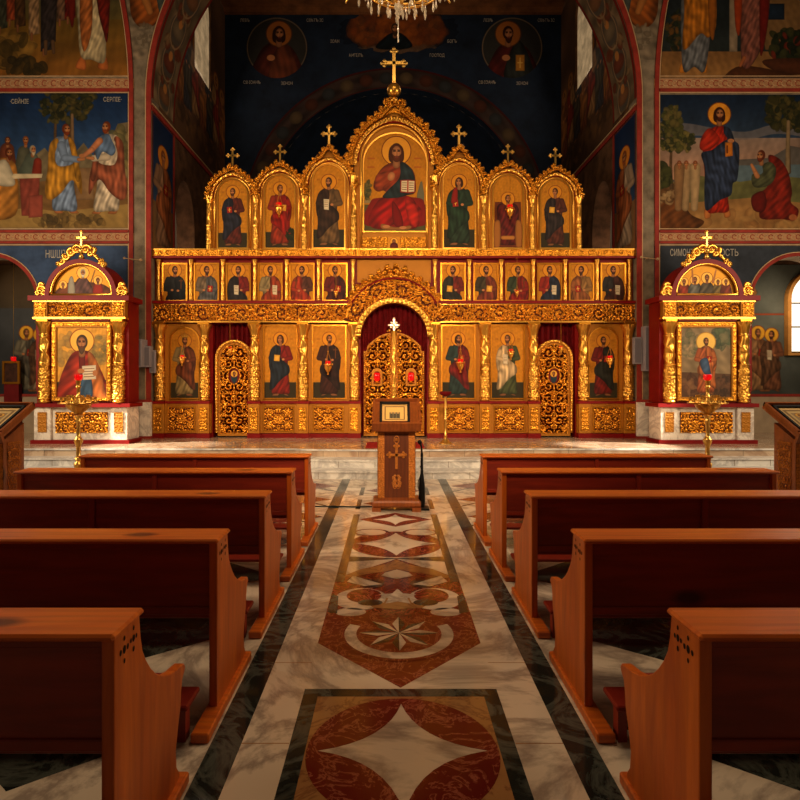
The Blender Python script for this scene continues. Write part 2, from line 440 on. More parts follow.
    def mesh(s, name, fx, mat, parent=None, maskf=None, label=None, flip=False):
        """fx(X, Y) -> (n,m,3) world positions"""
        P = fx(s.X, s.Y); mask = None
        if maskf is not None:
            xc = (s.X[:-1, :-1]+s.X[1:, 1:])/2; yc = (s.Y[:-1, :-1]+s.Y[1:, 1:])/2; mask = maskf(xc, yc)
        return grid_obj(name, P, mat, parent, mask, s.rgba(), flip=not flip, label=label)
SKIN = (190, 126, 80)
def head(c, x, y, r, hair=(70, 36, 18), beard=1, halo=None, gold=0, turn=0, long=0, ringc=(120, 50, 16)):
    if halo:
        c.ell(x, y, r*2.05, r*2.05, halo, gold); c.ring(x, y, r*2.05, r*.16, ringc)
    t = turn*r*.25
    if long: c.poly([(x-r*.9, y-r*.6), (x, y-r*1.25), (x+r*.9, y-r*.6), (x+r*1.05, y+r*.9), (x+r*.5, y+r*1.5), (x-r*.5, y+r*1.5), (x-r*1.05, y+r*.9)], hair, smooth=1)
    c.stroke([(x, y+r*.5), (x, y+r*1.7)], r*.42, r*.5, tuple(v*.86 for v in SKIN))
    c.ell(x, y-r*.15, r*.86, r*1.12, hair, shade=.3)
    c.ell(x+t, y+r*.08, r*.62, r*.95, SKIN, shade=.35)
    if beard:
        b = tuple(v*1.15 for v in hair)
        c.poly([(x-r*.62+t, y+r*.25), (x-r*.3+t, y+r*.5), (x+t, y+r*.45), (x+r*.3+t, y+r*.5), (x+r*.62+t, y+r*.25), (x+r*.45+t, y+r*1.1), (x+t, y+r*(1.35+.4*(beard-1))), (x-r*.45+t, y+r*1.1)], b, smooth=1)
        c.stroke([(x-r*.18+t, y+r*.62), (x+r*.18+t, y+r*.62)], r*.09, r*.09, (140, 70, 50))
    else: c.stroke([(x-r*.15+t, y+r*.56), (x+r*.15+t, y+r*.56)], r*.08, r*.08, (150, 74, 56))
    for q in (-1, 1):
        c.stroke([(x+q*r*.3-r*.12+t, y-r*.16), (x+q*r*.3+r*.12+t, y-r*.16)], r*.09, r*.07, (40, 22, 14))
        c.stroke([(x+q*r*.3-r*.16+t, y-r*.34), (x+q*r*.3+r*.16+t, y-r*.32)], r*.06, r*.05, (70, 40, 22))
    c.stroke([(x+t*1.4, y-r*.1), (x+t*1.4+.04*r, y+r*.32)], r*.07, r*.11, (176, 118, 74))
def book(c, x, y, w, h, cover, rot=0, open_=0):
    ca, sa = math.cos(rot), math.sin(rot)
    R = lambda a, b: (x+a*ca-b*sa, y+a*sa+b*ca)
    if open_:
        c.poly([R(-w, -h*.9), R(0, -h), R(w, -h*.9), R(w, h*.9), R(0, h), R(-w, h*.9)], cover, edge=.2)
        for q in (-1, 1):
            c.poly([R(q*w*.08, -h*.85), R(q*w*.86, -h*.8), R(q*w*.86, h*.75), R(q*w*.08, h*.85)], (226, 208, 170), edge=.1)
            for k in range(4): c.stroke([R(q*w*.2, -h*.5+h*.32*k), R(q*w*.72, -h*.5+h*.32*k)], h*.06, h*.05, (110, 70, 50), shade=0)
    else:
        c.poly([R(-w, -h), R(w, -h), R(w, h), R(-w, h)], cover, edge=.2)
        c.stroke([R(0, -h*.6), R(0, h*.6)], w*.12, w*.12, (236, 190, 90), 1, 0); c.stroke([R(-w*.5, 0), R(w*.5, 0)], w*.12, w*.12, (236, 190, 90), 1, 0)
def saint(c, x, y, h, robe, cloak, hair=(70, 40, 22), beard=1, halo=(232, 172, 70), item='book', side=1, gold=1, long=0, hem=None, fold=1.0, lean=0, cloak2=True, halor=1):
    """standing figure, feet at y, height h; side=+1 cloak over its left (our right) shoulder"""
    S = lambda pts: [(x+side*a*h+lean*h*b, y-b*h) for a, b in pts]
    kf = 62/h*fold
    for q in (-.055, .06): c.poly(S([(q-.035, .028), (q+.03, .032), (q+.05*np.sign(q)+.02, .0), (q-.045+.03*np.sign(q), -.004)]), tuple(v*.8 for v in SKIN), smooth=1)
    if hem is None: hem = robe
    c.poly(S([(-.085, .80), (-.135, .72), (-.12, .52), (-.135, .3), (-.15, .05), (-.05, .02), (.05, .03), (.14, .05), (.13, .3), (.115, .52), (.135, .72), (.085, .80), (0, .835)]), robe, smooth=1, fold=(kf, .12, .26))
    c.stroke(S([(-.11, .755), (-.165, .60), (-.06, .575)]), .044*h, .034*h, robe)          # near arm
    if cloak2:
        c.poly(S([(.02, .825), (.09, .80), (.15, .72), (.165, .5), (.16, .3), (.175, .10), (.10, .12), (.02, .22), (-.07, .30), (-.145, .36), (-.14, .47), (-.06, .55), (.0, .62), (-.01, .72)]), cloak, smooth=1, fold=(kf*.9, -.35, .30))
        c.poly(S([(.09, .78), (.15, .74), (.185, .60), (.17, .42), (.12, .40), (.13, .56)]), tuple(v*.82 for v in cloak), smooth=1, fold=(kf, .2, .25))
    c.stroke(S([(.12, .70), (.155, .60), (.05, .565)]), .04*h, .03*h, cloak)
    c.ell(*S([(-.045, .578)])[0], .022*h, .018*h, SKIN)
    c.ell(*S([(.05, .568)])[0], .022*h, .018*h, SKIN)
    r = .054*h; hx, hy = S([(0, .905)])[0]
    head(c, hx, hy, r, hair, beard, halo, gold, side*.6, long)
    bx, by = S([(.055, .60)])[0]
    if item == 'book': book(c, bx, by, .042*h, .052*h, (170, 40, 26), .1*side)
    elif item == 'gold_book': book(c, bx, by, .045*h, .05*h, (230, 170, 60), .08)
    elif item == 'scroll':
        c.poly([(bx-.02*h, by-.06*h), (bx+.06*h, by-.055*h), (bx+.055*h, by+.10*h), (bx-.015*h, by+.09*h)], (222, 204, 170), edge=.15)
        for k in range(4): c.stroke([(bx-.005*h, by-.03*h+k*.025*h), (bx+.04*h, by-.03*h+k*.025*h)], .003*h, .003*h, (110, 70, 50))
    elif item == 'cross':
        cx_, cy_ = S([(.10, .70)])[0]
        c.stroke([(cx_, cy_-.06*h), (cx_, cy_+.10*h)], .007*h, .007*h, (120, 70, 30)); c.stroke([(cx_-.03*h, cy_-.03*h), (cx_+.03*h, cy_-.03*h)], .007*h, .007*h, (120, 70, 30))
    elif item == 'staff':
        p = S([(.2, .95), (.2, .03)]); c.stroke(p, .008*h, .008*h, (150, 96, 40))
    elif item == 'box': c.poly(S([(.01, .63), (.07, .63), (.07, .56), (.01, .56)]), (226, 166, 60), 1)
    elif item == 'lantern':
        c.poly(S([(.06, .60), (.12, .60), (.125, .50), (.055, .50)]), (214, 130, 34), edge=.3)
def crownpiece(c, x, y, r): c.poly([(x-r, y-r*.9), (x-r*1.15, y-r*2), (x-r*.4, y-r*1.5), (x, y-r*2.5), (x+r*.4, y-r*1.5), (x+r*1.15, y-r*2), (x+r, y-r*.9)], (226, 170, 70), 1)

# ------------------------------------------------------------------ carved ornament as height fields
def leafy(x, z, a):
    u = x+.13*a*np.sin(2*PI*z/a*1.3+.5); w = z+.13*a*np.sin(2*PI*x/a*1.1+1)
    return .5+.5*np.cos(2*PI*(u*2.3+w*1.0)/a)*np.cos(2*PI*(w*2.1-u*.8)/a)
def arab(x, z, a, k=4.6):
    """acanthus scrolls on a lattice of pitch a"""
    i = np.floor(x/a); j = np.floor(z/a); fx = x/a-i-.5; fz = z/a-j-.5
    sg = np.where((i+j) % 2 == 0, 1.0, -1.0)
    th = np.arctan2(fz, fx*sg); r = np.hypot(fx, fz)
    ri = (.5+.5*np.cos(2*PI*(r*k*.72-th/(2*PI))))*(.62+.38*np.cos(9*th+11*r))
    w = np.clip((r-.42)/.12, 0, 1); lf = leafy(x*sg, z, a)
    h = (.75*ri+.30*lf)*(1-w)+lf*w
    return np.clip(h*1.25-.06, 0, 1)
def vine(x, z, H):
    """running acanthus scroll for friezes of height H, z from 0"""
    L = H*1.25; i = np.floor(x/L); fx = (x/L-i-.5)*1.25; up = np.where(i % 2 == 0, 1.0, -1.0)
    fz = (z/H-.5)*up
    th = np.arctan2(fz+.04, fx); r = np.hypot(fx, fz+.04)
    ri = (.5+.5*np.cos(2*PI*(r*3.3-th/(2*PI))))*(.6+.4*np.cos(10*th+9*r))
    w = np.clip((r-.40)/.1, 0, 1); lf = leafy(x, z*up, H*.62)
    h = (.75*ri+.32*lf)*(1-w)+lf*w
    return np.clip(h*1.25-.06, 0, 1)
def relief(name, x0, x1, z0, z1, y, depth, hf, mat=None, parent=None, step=.011, thr=.16, maskf=None, solid=0, label=None):
    """carved sheet in the plane y, standing `depth` proud towards -Y, pierced where the carving is low"""
    nx = max(6, int((x1-x0)/step)); nz = max(6, int((z1-z0)/step))
    X, Z = np.meshgrid(np.linspace(x0, x1, nx), np.linspace(z1, z0, nz))
    H = hf(X, Z); P = np.stack([X, y-H*depth, Z], -1)
    Hc = (H[:-1, :-1]+H[1:, 1:]+H[:-1, 1:]+H[1:, :-1])/4; mask = Hc > thr
    if maskf is not None: mask &= maskf((X[:-1, :-1]+X[1:, 1:])/2, (Z[:-1, :-1]+Z[1:, 1:])/2)
    return grid_obj(name, P, mat or GOLD, parent, mask, flip=True, solid=solid, label=label)
def path_relief(name, path, w, y, depth, hf, mat=None, parent=None, outer=None, thr=.16, step=.011, solid=.02, label=None, taper=None):
    """carved band following a path of (x,z), width w outwards (left of travel)"""
    P = np.array(path, float); d = np.r_[0, np.cumsum(np.hypot(*np.diff(P, axis=0).T))]; L = d[-1]
    n = max(8, int(L/step)); m = max(5, int(w/step)); S = np.linspace(0, L, n)
    x = np.interp(S, d, P[:, 0]); z = np.interp(S, d, P[:, 1])
    tx = np.gradient(x); tz = np.gradient(z); q = np.hypot(tx, tz)+1e-9; tx /= q; tz /= q
    k = np.ones(9)/9; tx = np.convolve(np.pad(tx, 4, 'edge'), k, 'valid'); tz = np.convolve(np.pad(tz, 4, 'edge'), k, 'valid')
    T, SS = np.meshgrid(np.linspace(0, w, m), S)
    sc = np.ones(n) if taper is None else taper(S/L)
    nx_, nz_ = -tz, tx
    X = x[:, None]+nx_[:, None]*T*sc[:, None]; Z = z[:, None]+nz_[:, None]*T*sc[:, None]
    H = hf(SS, T); Pn = np.stack([X, y-H*depth, Z], -1)
    Hc = (H[:-1, :-1]+H[1:, 1:]+H[:-1, 1:]+H[1:, :-1])/4; mask = Hc > thr
    if outer is not None:
        tt = (T[:-1, :-1]+T[1:, 1:])/2; ss = (SS[:-1, :-1]+SS[1:, 1:])/2; mask &= outer(ss, tt)
    return grid_obj(name, Pn, mat or GOLD, parent, mask, solid=solid, label=label, flip=False)
def carved_column(name, r, z0, z1, mat=None, parent=None, cx=0, cy=0, nt=56, step=.013, twist=True):
    h = z1-z0; nz = int(h/step); z = np.linspace(0, 1, nz); th = np.linspace(0, 2*PI, nt, endpoint=False)
    TH, Zt = np.meshgrid(th, z); zz = Zt*h
    prof = np.full_like(Zt, r)
    b = np.clip(1-np.abs(zz-.03)/.03, 0, 1)+np.clip(1-np.abs(zz-.09)/.02, 0, 1)*.6; prof += b*r*.35
    cap = np.clip((Zt-(1-.16))/.16, 0, 1); prof += r*.75*cap**1.6*(1+.22*np.cos(8*TH)*np.sin(PI*cap*1.5))
    neck = np.clip(1-np.abs(Zt-.83)*h/.02, 0, 1); prof += neck*r*.25
    mid = (Zt > .05) & (Zt < .82)
    lo = np.clip((.46-Zt)*20, 0, 1)
    car = arab((TH/(2*PI)*2*PI*r*1.0+zz*.5), zz, r*1.57, 3.4)
    tw = .5+.5*np.cos(3*TH-zz*16)
    tw = np.maximum(tw*.55, .8*(.5+.5*np.cos(2*TH+zz*22))**3)
    prof = prof+np.where(mid, r*(.46*car*lo+.34*tw*(1-lo))-.06*r, 0)
    band = np.clip(1-np.abs(Zt-.47)*h/.018, 0, 1); prof += band*r*.3
    P = np.stack([cx+prof*np.cos(TH), cy+prof*np.sin(TH), z0+zz], -1)
    return grid_obj(name, P, mat or GOLDL, parent, close_u=True)
def cross_mb(mb, x, y, z, h, t=.1, mi=0, trefoil=True):
    w = h*t
    mb.box(x-w/2, x+w/2, y-w/2, y+w/2, z, z+h, mi); zc = z+h*.62; a = h*.30
    mb.box(x-a, x+a, y-w/2, y+w/2, zc-w/2, zc+w/2, mi)
    if trefoil:
        for ex, ez in ((x-a, zc), (x+a, zc), (x, z+h)):
            for dx, dz in ((0, 0), (w*.8, 0), (-w*.8, 0), (0, w*.8), (0, -w*.8)):
                mb.ball((ex+dx, y, ez+dz), w*.62, mi, 8)
    return mb

# ================================================================== SETTING
XC = .05; PF = .405                                    # aisle axis, height of the raised platform
# ---- nave floor with inlaid marble, one object
fl = MB(); HW = .497
def fpoly(pts, mi, lev): fl.add([(x+XC, y, .0003*lev) for x, y in pts], [tuple(range(len(pts)))], mi)
def fring(cy, r0, r1, mi, lev, n=48, cx=0):
    for k in range(n):
        a, b = 2*PI*k/n, 2*PI*(k+1)/n
        fpoly([(cx+r0*math.cos(a), cy+r0*math.sin(a)), (cx+r1*math.cos(a), cy+r1*math.sin(a)), (cx+r1*math.cos(b), cy+r1*math.sin(b)), (cx+r0*math.cos(b), cy+r0*math.sin(b))], mi, lev)
def fdisc(cx, cy, r, mi, lev, n=48, sx=1, sy=1): fpoly([(cx+r*sx*math.cos(2*PI*k/n), cy+r*sy*math.sin(2*PI*k/n)) for k in range(n)], mi, lev)
def fstar(cx, cy, r, mi, lev, conc=.36):
    pts = []
    for q in range(4):
        a0 = PI/2*q; p0 = (r*math.cos(a0), r*math.sin(a0)); p1 = (r*math.cos(a0+PI/2), r*math.sin(a0+PI/2)); m = (conc*r*.72*math.cos(a0+PI/4), conc*r*.72*math.sin(a0+PI/4))
        for k in range(8):
            t = k/8; pts.append((cx+(1-t)**2*p0[0]+2*t*(1-t)*m[0]+t*t*p1[0], cy+(1-t)**2*p0[1]+2*t*(1-t)*m[1]+t*t*p1[1]))
    c = len(fl.v); fl.v.append((cx+XC, cy, .0003*lev))
    fl.v += [(x+XC, y, .0003*lev) for x, y in pts]; n = len(pts)
    for k in range(n): fl.f.append((c, c+1+k, c+1+(k+1) % n)); fl.m.append(mi)
# slots: 0 cream, 1 green, 2 red, 3 honey
fl.box(-10.5, 10.5, -3, 11.0, -.25, 0, 0)
for s_ in (-1, 1):
    fpoly([(s_*.71, -3), (s_*.845, -3), (s_*.845, 9.7), (s_*.71, 9.7)], 1, 1)          # dark outer strip
    for k in range(17):                                                                 # joints in the white runner
        y = -2.6+k*.74; fpoly([(s_*.50, y), (s_*.71, y), (s_*.71, y+.006), (s_*.50, y+.006)], 3, 1)
    for k in range(12):                                                                 # dark chevrons in the pew bays
        y = -2+k*1.04
        for c_ in (1.55, 3.15, 4.75):
            fpoly([(s_*(c_-.55), y+.55), (s_*(c_), y+.12), (s_*(c_+.55), y+.55), (s_*c_, y+.98)], 1 if (k+int(c_)) % 2 else 2 if k > 8 else 1, 1)
def square(y0, y1):
    fpoly([(-HW, y0), (HW, y0), (HW, y1), (-HW, y1)], 1, 1)
    fpoly([(-HW+.075, y0+.075), (HW-.075, y0+.075), (HW-.075, y1-.075), (-HW+.075, y1-.075)], 3, 2)
    cy = (y0+y1)/2; fdisc(0, cy, HW-.08, 2, 3); fstar(0, cy, HW-.13, 0, 4)
square(2.02, 3.04)
fpoly([(-HW, 5.27), (HW, 5.27), (HW, 6.29), (-HW, 6.29)], 0, 1); fdisc(0, 5.76, .455, 2, 2); fstar(0, 5.76, .40, 0, 3, .5)
for s_ in (-1, 1):
    fpoly([(s_*HW, 4.65), (s_*HW, 7.0), (s_*(HW-.075), 7.0), (s_*(HW-.075), 4.65)], 1, 12)
    fdisc(s_*.26, 6.18, .16, 2, 4, 32, 1.2, .9); fdisc(s_*.26, 6.18, .13, 0, 5, 32, 1.2, .9)
    fpoly([(s_*HW, 5.16), (s_*HW, 5.34), (0, 5.28), (0, 5.26)], 1, 4)
def bigpanel(y0, y1):
    fpoly([(-HW, y0), (HW, y0), (HW, y1), (-HW, y1)], 0, 1)
    fpoly([(0, y0+.01), (HW, y0+.53), (HW, y1-.53), (0, y1-.01), (-HW, y1-.53), (-HW, y0+.53)], 2, 2)
    cy = y0+.67; q = y0-3.04
    def both(pts, mi, lev):
        for s_ in (-1, 1): fpoly([(s_*x, y+q) for x, y in pts], mi, lev)
    # honey and cream scroll border with leaves
    both([(0, 5.24), (.10, 5.10), (.30, 4.98), (.44, 4.80), (.40, 4.74), (.26, 4.84), (.08, 4.92), (0, 4.98)], 3, 4)
    for s_ in (-1, 1):
        fdisc(s_*.27, 4.30+q, .185, 0, 5, 32, 1.05, 1.15); fdisc(s_*.25, 4.36+q, .13, 2, 6, 32, 1, 1.1)
        fdisc(s_*.33, 4.05+q, .09, 0, 5, 24, 1.2, .8)
        fdisc(s_*.20, 4.22+q, .075, 1, 8, 24, 1.2, .8); fdisc(s_*.20, 4.62+q, .10, 1, 7, 24, 1, 1)
        fpoly([(s_*.42, 4.02+q), (s_*.49, 4.05+q), (s_*.49, 4.40+q), (s_*.44, 4.34+q)], 1, 7)
    both([(0, 4.10), (.17, 4.12), (.22, 4.20), (.10, 4.22), (.08, 4.34), (0, 4.40)], 3, 7)
    both([(.0, 4.50), (.04, 4.40), (.14, 4.38), (.07, 4.30), (.09, 4.20), (0, 4.24)], 0, 9)
    both([(.12, 4.60), (.26, 4.56), (.40, 4.66), (.36, 4.80), (.24, 4.70)], 0, 8)
    both([(0, 4.72), (.13, 4.80), (.10, 4.88), (0, 4.96)], 0, 8)
    fdisc(0, cy, .375, 2, 10)
    for k in range(48):
        a, b = 2*PI*k/48, 2*PI*(k+1)/48
        if math.sin((a+b)/2) > .42: continue
        fpoly([(.27*math.cos(a), cy+.27*math.sin(a)), (.345*math.cos(a), cy+.345*math.sin(a)), (.345*math.cos(b), cy+.345*math.sin(b)), (.27*math.cos(b), cy+.27*math.sin(b))], 0, 11)
    for k in range(8):
        a = PI/4*k; u = (math.cos(a), math.sin(a)); v = (-u[1], u[0]); r = .25
        fpoly([(0, cy), (u[0]*r*.55+v[0]*.042, cy+u[1]*r*.55+v[1]*.042), (u[0]*r, cy+u[1]*r), (u[0]*r*.55-v[0]*.042, cy+u[1]*r*.55-v[1]*.042)], 0 if k % 2 == 0 else 1, 12)
        fpoly([(0, cy), (u[0]*r*.55, cy+u[1]*r*.55), (u[0]*r, cy+u[1]*r), (u[0]*r*.55-v[0]*.042, cy+u[1]*r*.55-v[1]*.042)], 1 if k % 2 == 0 else 0, 13)
bigpanel(3.04, 5.27); bigpanel(-.21, 2.02)
fpoly([(-HW, 6.29), (HW, 6.29), (HW, 9.0), (-HW, 9.0)], 0, 1)
for k, y in enumerate((6.42, 7.3, 8.2)):
    fpoly([(0, y), (.42, y+.34), (0, y+.68), (-.42, y+.34)], 2, 2); fstar(0, y+.34, .26, 0, 3)
    for s_ in (-1, 1): fpoly([(s_*HW, y), (s_*HW, y+.6), (s_*(HW-.06), y+.6), (s_*(HW-.06), y)], 1, 2)
for s_ in (-1, 1):
    for y in (6.9, 7.9, 8.9):
        for c_ in (1.3, 2.4, 3.5):
            fpoly([(s_*(c_-.45), y), (s_*c_, y-.32), (s_*(c_+.45), y), (s_*c_, y+.32)], 2, 3)
            fpoly([(s_*(c_-.55), y-.5), (s_*(c_-.5), y-.5), (s_*(c_+.55), y+.5), (s_*(c_+.5), y+.5)], 1, 4)
tag(fl.build('floor', [FLW, FLG, FLR, FLY], fix=False), kind='structure')
# ---- raised platform and its steps
def edge(Y0, half, bulge, n=32):
    return [(XC+half*math.cos(PI+PI*i/n), Y0-bulge*math.sin(PI*i/n)) for i in range(n+1)]
pl = MB()
pl.prism([(-10.5, 10.38)]+edge(10.38, 1.75, .16)+[(10.5, 10.38), (10.5, 18.2), (-10.5, 18.2)], [], PF-.135, PF, 'z', 0)
tag(pl.build('floor_platform', [FLP]), kind='structure')
sp = MB()
sp.prism([(-10.5, 10.10)]+edge(10.10, 2.0, .24)+[(10.5, 10.10), (10.5, 10.9), (-10.5, 10.9)], [], PF-.27, PF-.135, 'z')
sp.prism([(-10.5, 9.82)]+edge(9.82, 2.25, .30)+[(10.5, 9.82), (10.5, 10.9), (-10.5, 10.9)], [], 0.0, PF-.27, 'z')
jt = MB()
for e_, hw_, bu_, zt_ in ((10.38, 1.75, .16, PF), (10.10, 2.0, .24, PF-.135), (9.82, 2.25, .30, PF-.27)):
    ff = edge(e_, hw_, bu_); gg = [(x, y-.022) for x, y in ff]; full = [(-10.5, e_-.022)]+gg+[(10.5, e_-.022), (10.5, e_)]+ff[::-1]+[(-10.5, e_)]
    sp.prism(full, [], zt_-.03, zt_-.001, 'z')
    for q_ in range(-16, 17):
        xx_ = XC+q_*.62+(.3 if zt_ == PF-.135 else 0); yy_ = e_-bu_*math.sqrt(max(0, 1-((xx_-XC)/hw_)**2))
        jt.box(xx_-.004, xx_+.004, yy_-.003, yy_+.01, zt_-.135, zt_-.03)
tag(sp.build('floor_steps', [STEPM]), kind='structure')
tag(jt.build('trim_9', [PLAST]), kind='structure')

# ---- front wall with the chancel arch and two side arches
WY = 12.2; SW = WY/FPX
def wx(px): return (px-391)*SW
def wz(py): return 1.6-(py-381)*SW
AL, AR = wx(151), wx(637); AC = (AL+AR)/2; AH = (AR-AL)/2; AZ = wz(97)
SX = wx(404+394)-wx(394); SR = .98; SZ = wz(303)
def side_open(cx): return [(cx-SR, PF)]+[(x, z) for x, z in arc(cx, SZ, SR, PI, 0, 24)]+[(cx+SR, PF)]
CL, CR = AC-SX, AC+SX
outer = [(-10.5, PF)]+side_open(CL)+[(AL, PF)]+arc(AC, AZ, AH, PI, 0, 64)+[(AR, PF)]+side_open(CR)+[(10.5, PF), (10.5, 13), (-10.5, 13)]
wf = MB(); wf.prism(outer, [], WY, WY+.42, 'y', 0)
tag(wf.build('wall_front', [PLAST]), kind='structure')
# chancel arch soffit, wider than the front wall
so = MB()
ring_ = [(AL, PF)]+arc(AC, AZ, AH, PI, 0, 64)+[(AR, PF)]
ring2 = [(AR+.5, PF)]+arc(AC, AZ, AH+.5, 0, PI, 64)+[(AL-.5, PF)]
so.prism(ring_+ring2, [], WY+.42, 13.5, 'y')
tag(so.build('wall_arch', [BROWNF]), kind='structure')
# chancel side walls (arched opening each, tall window each), rear wall, apse, ceiling
YB = 17.6; ZT = 12.78
for sgn, nm in ((-1, 'left'), (1, 'right')):
    x0 = AC+sgn*AH; x1 = x0+sgn*.45
    win = [(14.9, 9.62), (16.25, 9.62), (16.25, 11.6)]+arc(15.575, 11.6, .675, 0, PI, 14)[1:]
    sw = MB(); sw.prism([(13.5, PF), (13.56, PF)]+arc(14.23, 5.3, .67, PI, 0, 20, 1.15)+[(14.9, PF), (YB, PF), (YB, ZT), (13.5, ZT)], [win], x0, x1, 'x')
    tag(sw.build('wall_'+nm, [BROWNF]), kind='structure')
    x2 = x0+sgn*.05; g = MB(); g.prism(win, [], x2, x2+sgn*.03, 'x'); 
    w_ = tag(g.build('window_'+('1' if sgn < 0 else '2'), [APSEGLASS]), kind='structure')
    # wall of the side chapel seen through the arch
    ch = MB(); ch.box(*sorted((x0+sgn*1.1, x0+sgn*1.2)), 12.7, 16.5, PF, 7); tag(ch.build('wall_chapel_'+nm, [BROWNF]), kind='structure')
SB = YB/FPX
bx = lambda px: (px-391)*SB
bz = lambda py: 1.6-(py-381)*SB
BC = bx(395); BZc = bz(220)
rw = MB(); r_in = 132*SB
rw.prism([(AL-.45, PF), (BC-r_in, PF)]+arc(BC, BZc, r_in, PI, 0, 40)+[(BC+r_in, PF), (AR+.45, PF), (AR+.45, ZT), (AL-.45, ZT)], [], YB, YB+.3, 'y')
tag(rw.build('wall_back', [DARKB]), kind='structure')
# apse: half cylinder with a conch
na, nz_ = 40, 24
P = []
for i in range(na+1):
    a = PI*i/na; row = []
    for j in range(nz_+1):
        if j <= 8: z = PF+(BZc-PF)*j/8; r = r_in
        else:
            q = PI/2*(j-8)/(nz_-8); z = BZc+r_in*math.sin(q); r = max(r_in*math.cos(q), .01)
        row.append((BC-r*math.cos(a), YB+.3+r*.8*math.sin(a), z))
    P.append(row)
o = grid_obj('wall_apse', np.array(P), DARKB, flip=False); tag(o, kind='structure')
ce = MB(); ce.box(AL-.45, AR+.45, 13.5, YB+.3, ZT, ZT+.2)
tag(ce.build('ceiling', [BEAM]), kind='structure')
tb = MB(); tb.box(AL, AR, YB-.12, YB, ZT-.16, ZT); tag(tb.build('trim_8', [BEAM]), kind='structure')

# red painted mouldings on the wall
def band(path, w, y0, y1, mb, mi=0):
    P = np.array(path); T = np.gradient(P, axis=0); T /= (np.hypot(T[:, 0], T[:, 1])[:, None]+1e-9); N = np.stack([-T[:, 1], T[:, 0]], 1)
    a = P-N*w/2; b = P+N*w/2; n = len(P); o = len(mb.v)
    for y in (y0, y1):
        for q in (a, b): mb.v += [(p[0], y, p[1]) for p in q]
    for i in range(n-1):
        for f in ((i, i+1, n+i+1, n+i), (2*n+i, 3*n+i, 3*n+i+1, 2*n+i+1), (i, 2*n+i, 2*n+i+1, i+1), (n+i, n+i+1, 3*n+i+1, 3*n+i)):
            mb.f.append(tuple(o+k for k in f)); mb.m.append(mi)
    for f in ((0, n, 3*n, 2*n), (n-1, 3*n-1, 4*n-1, 2*n-1)): mb.f.append(tuple(o+k for k in f)); mb.m.append(mi)
tr = MB()
band([(wx(149), wz(400)), (wx(149), AZ)]+arc(AC, AZ, AC-wx(149), PI, 0, 64)[1:]+[(2*AC-wx(149), wz(400))], .10, WY-.03, WY, tr, 0)
band([(wx(145.8), wz(400)), (wx(145.8), AZ)]+arc(AC, AZ, AC-wx(145.8), PI, 0, 64)[1:]+[(2*AC-wx(145.8), wz(400))], .018, WY-.02, WY, tr, 1)
tag(tr.build('trim_1', [REDW, CREAM]), kind='structure')
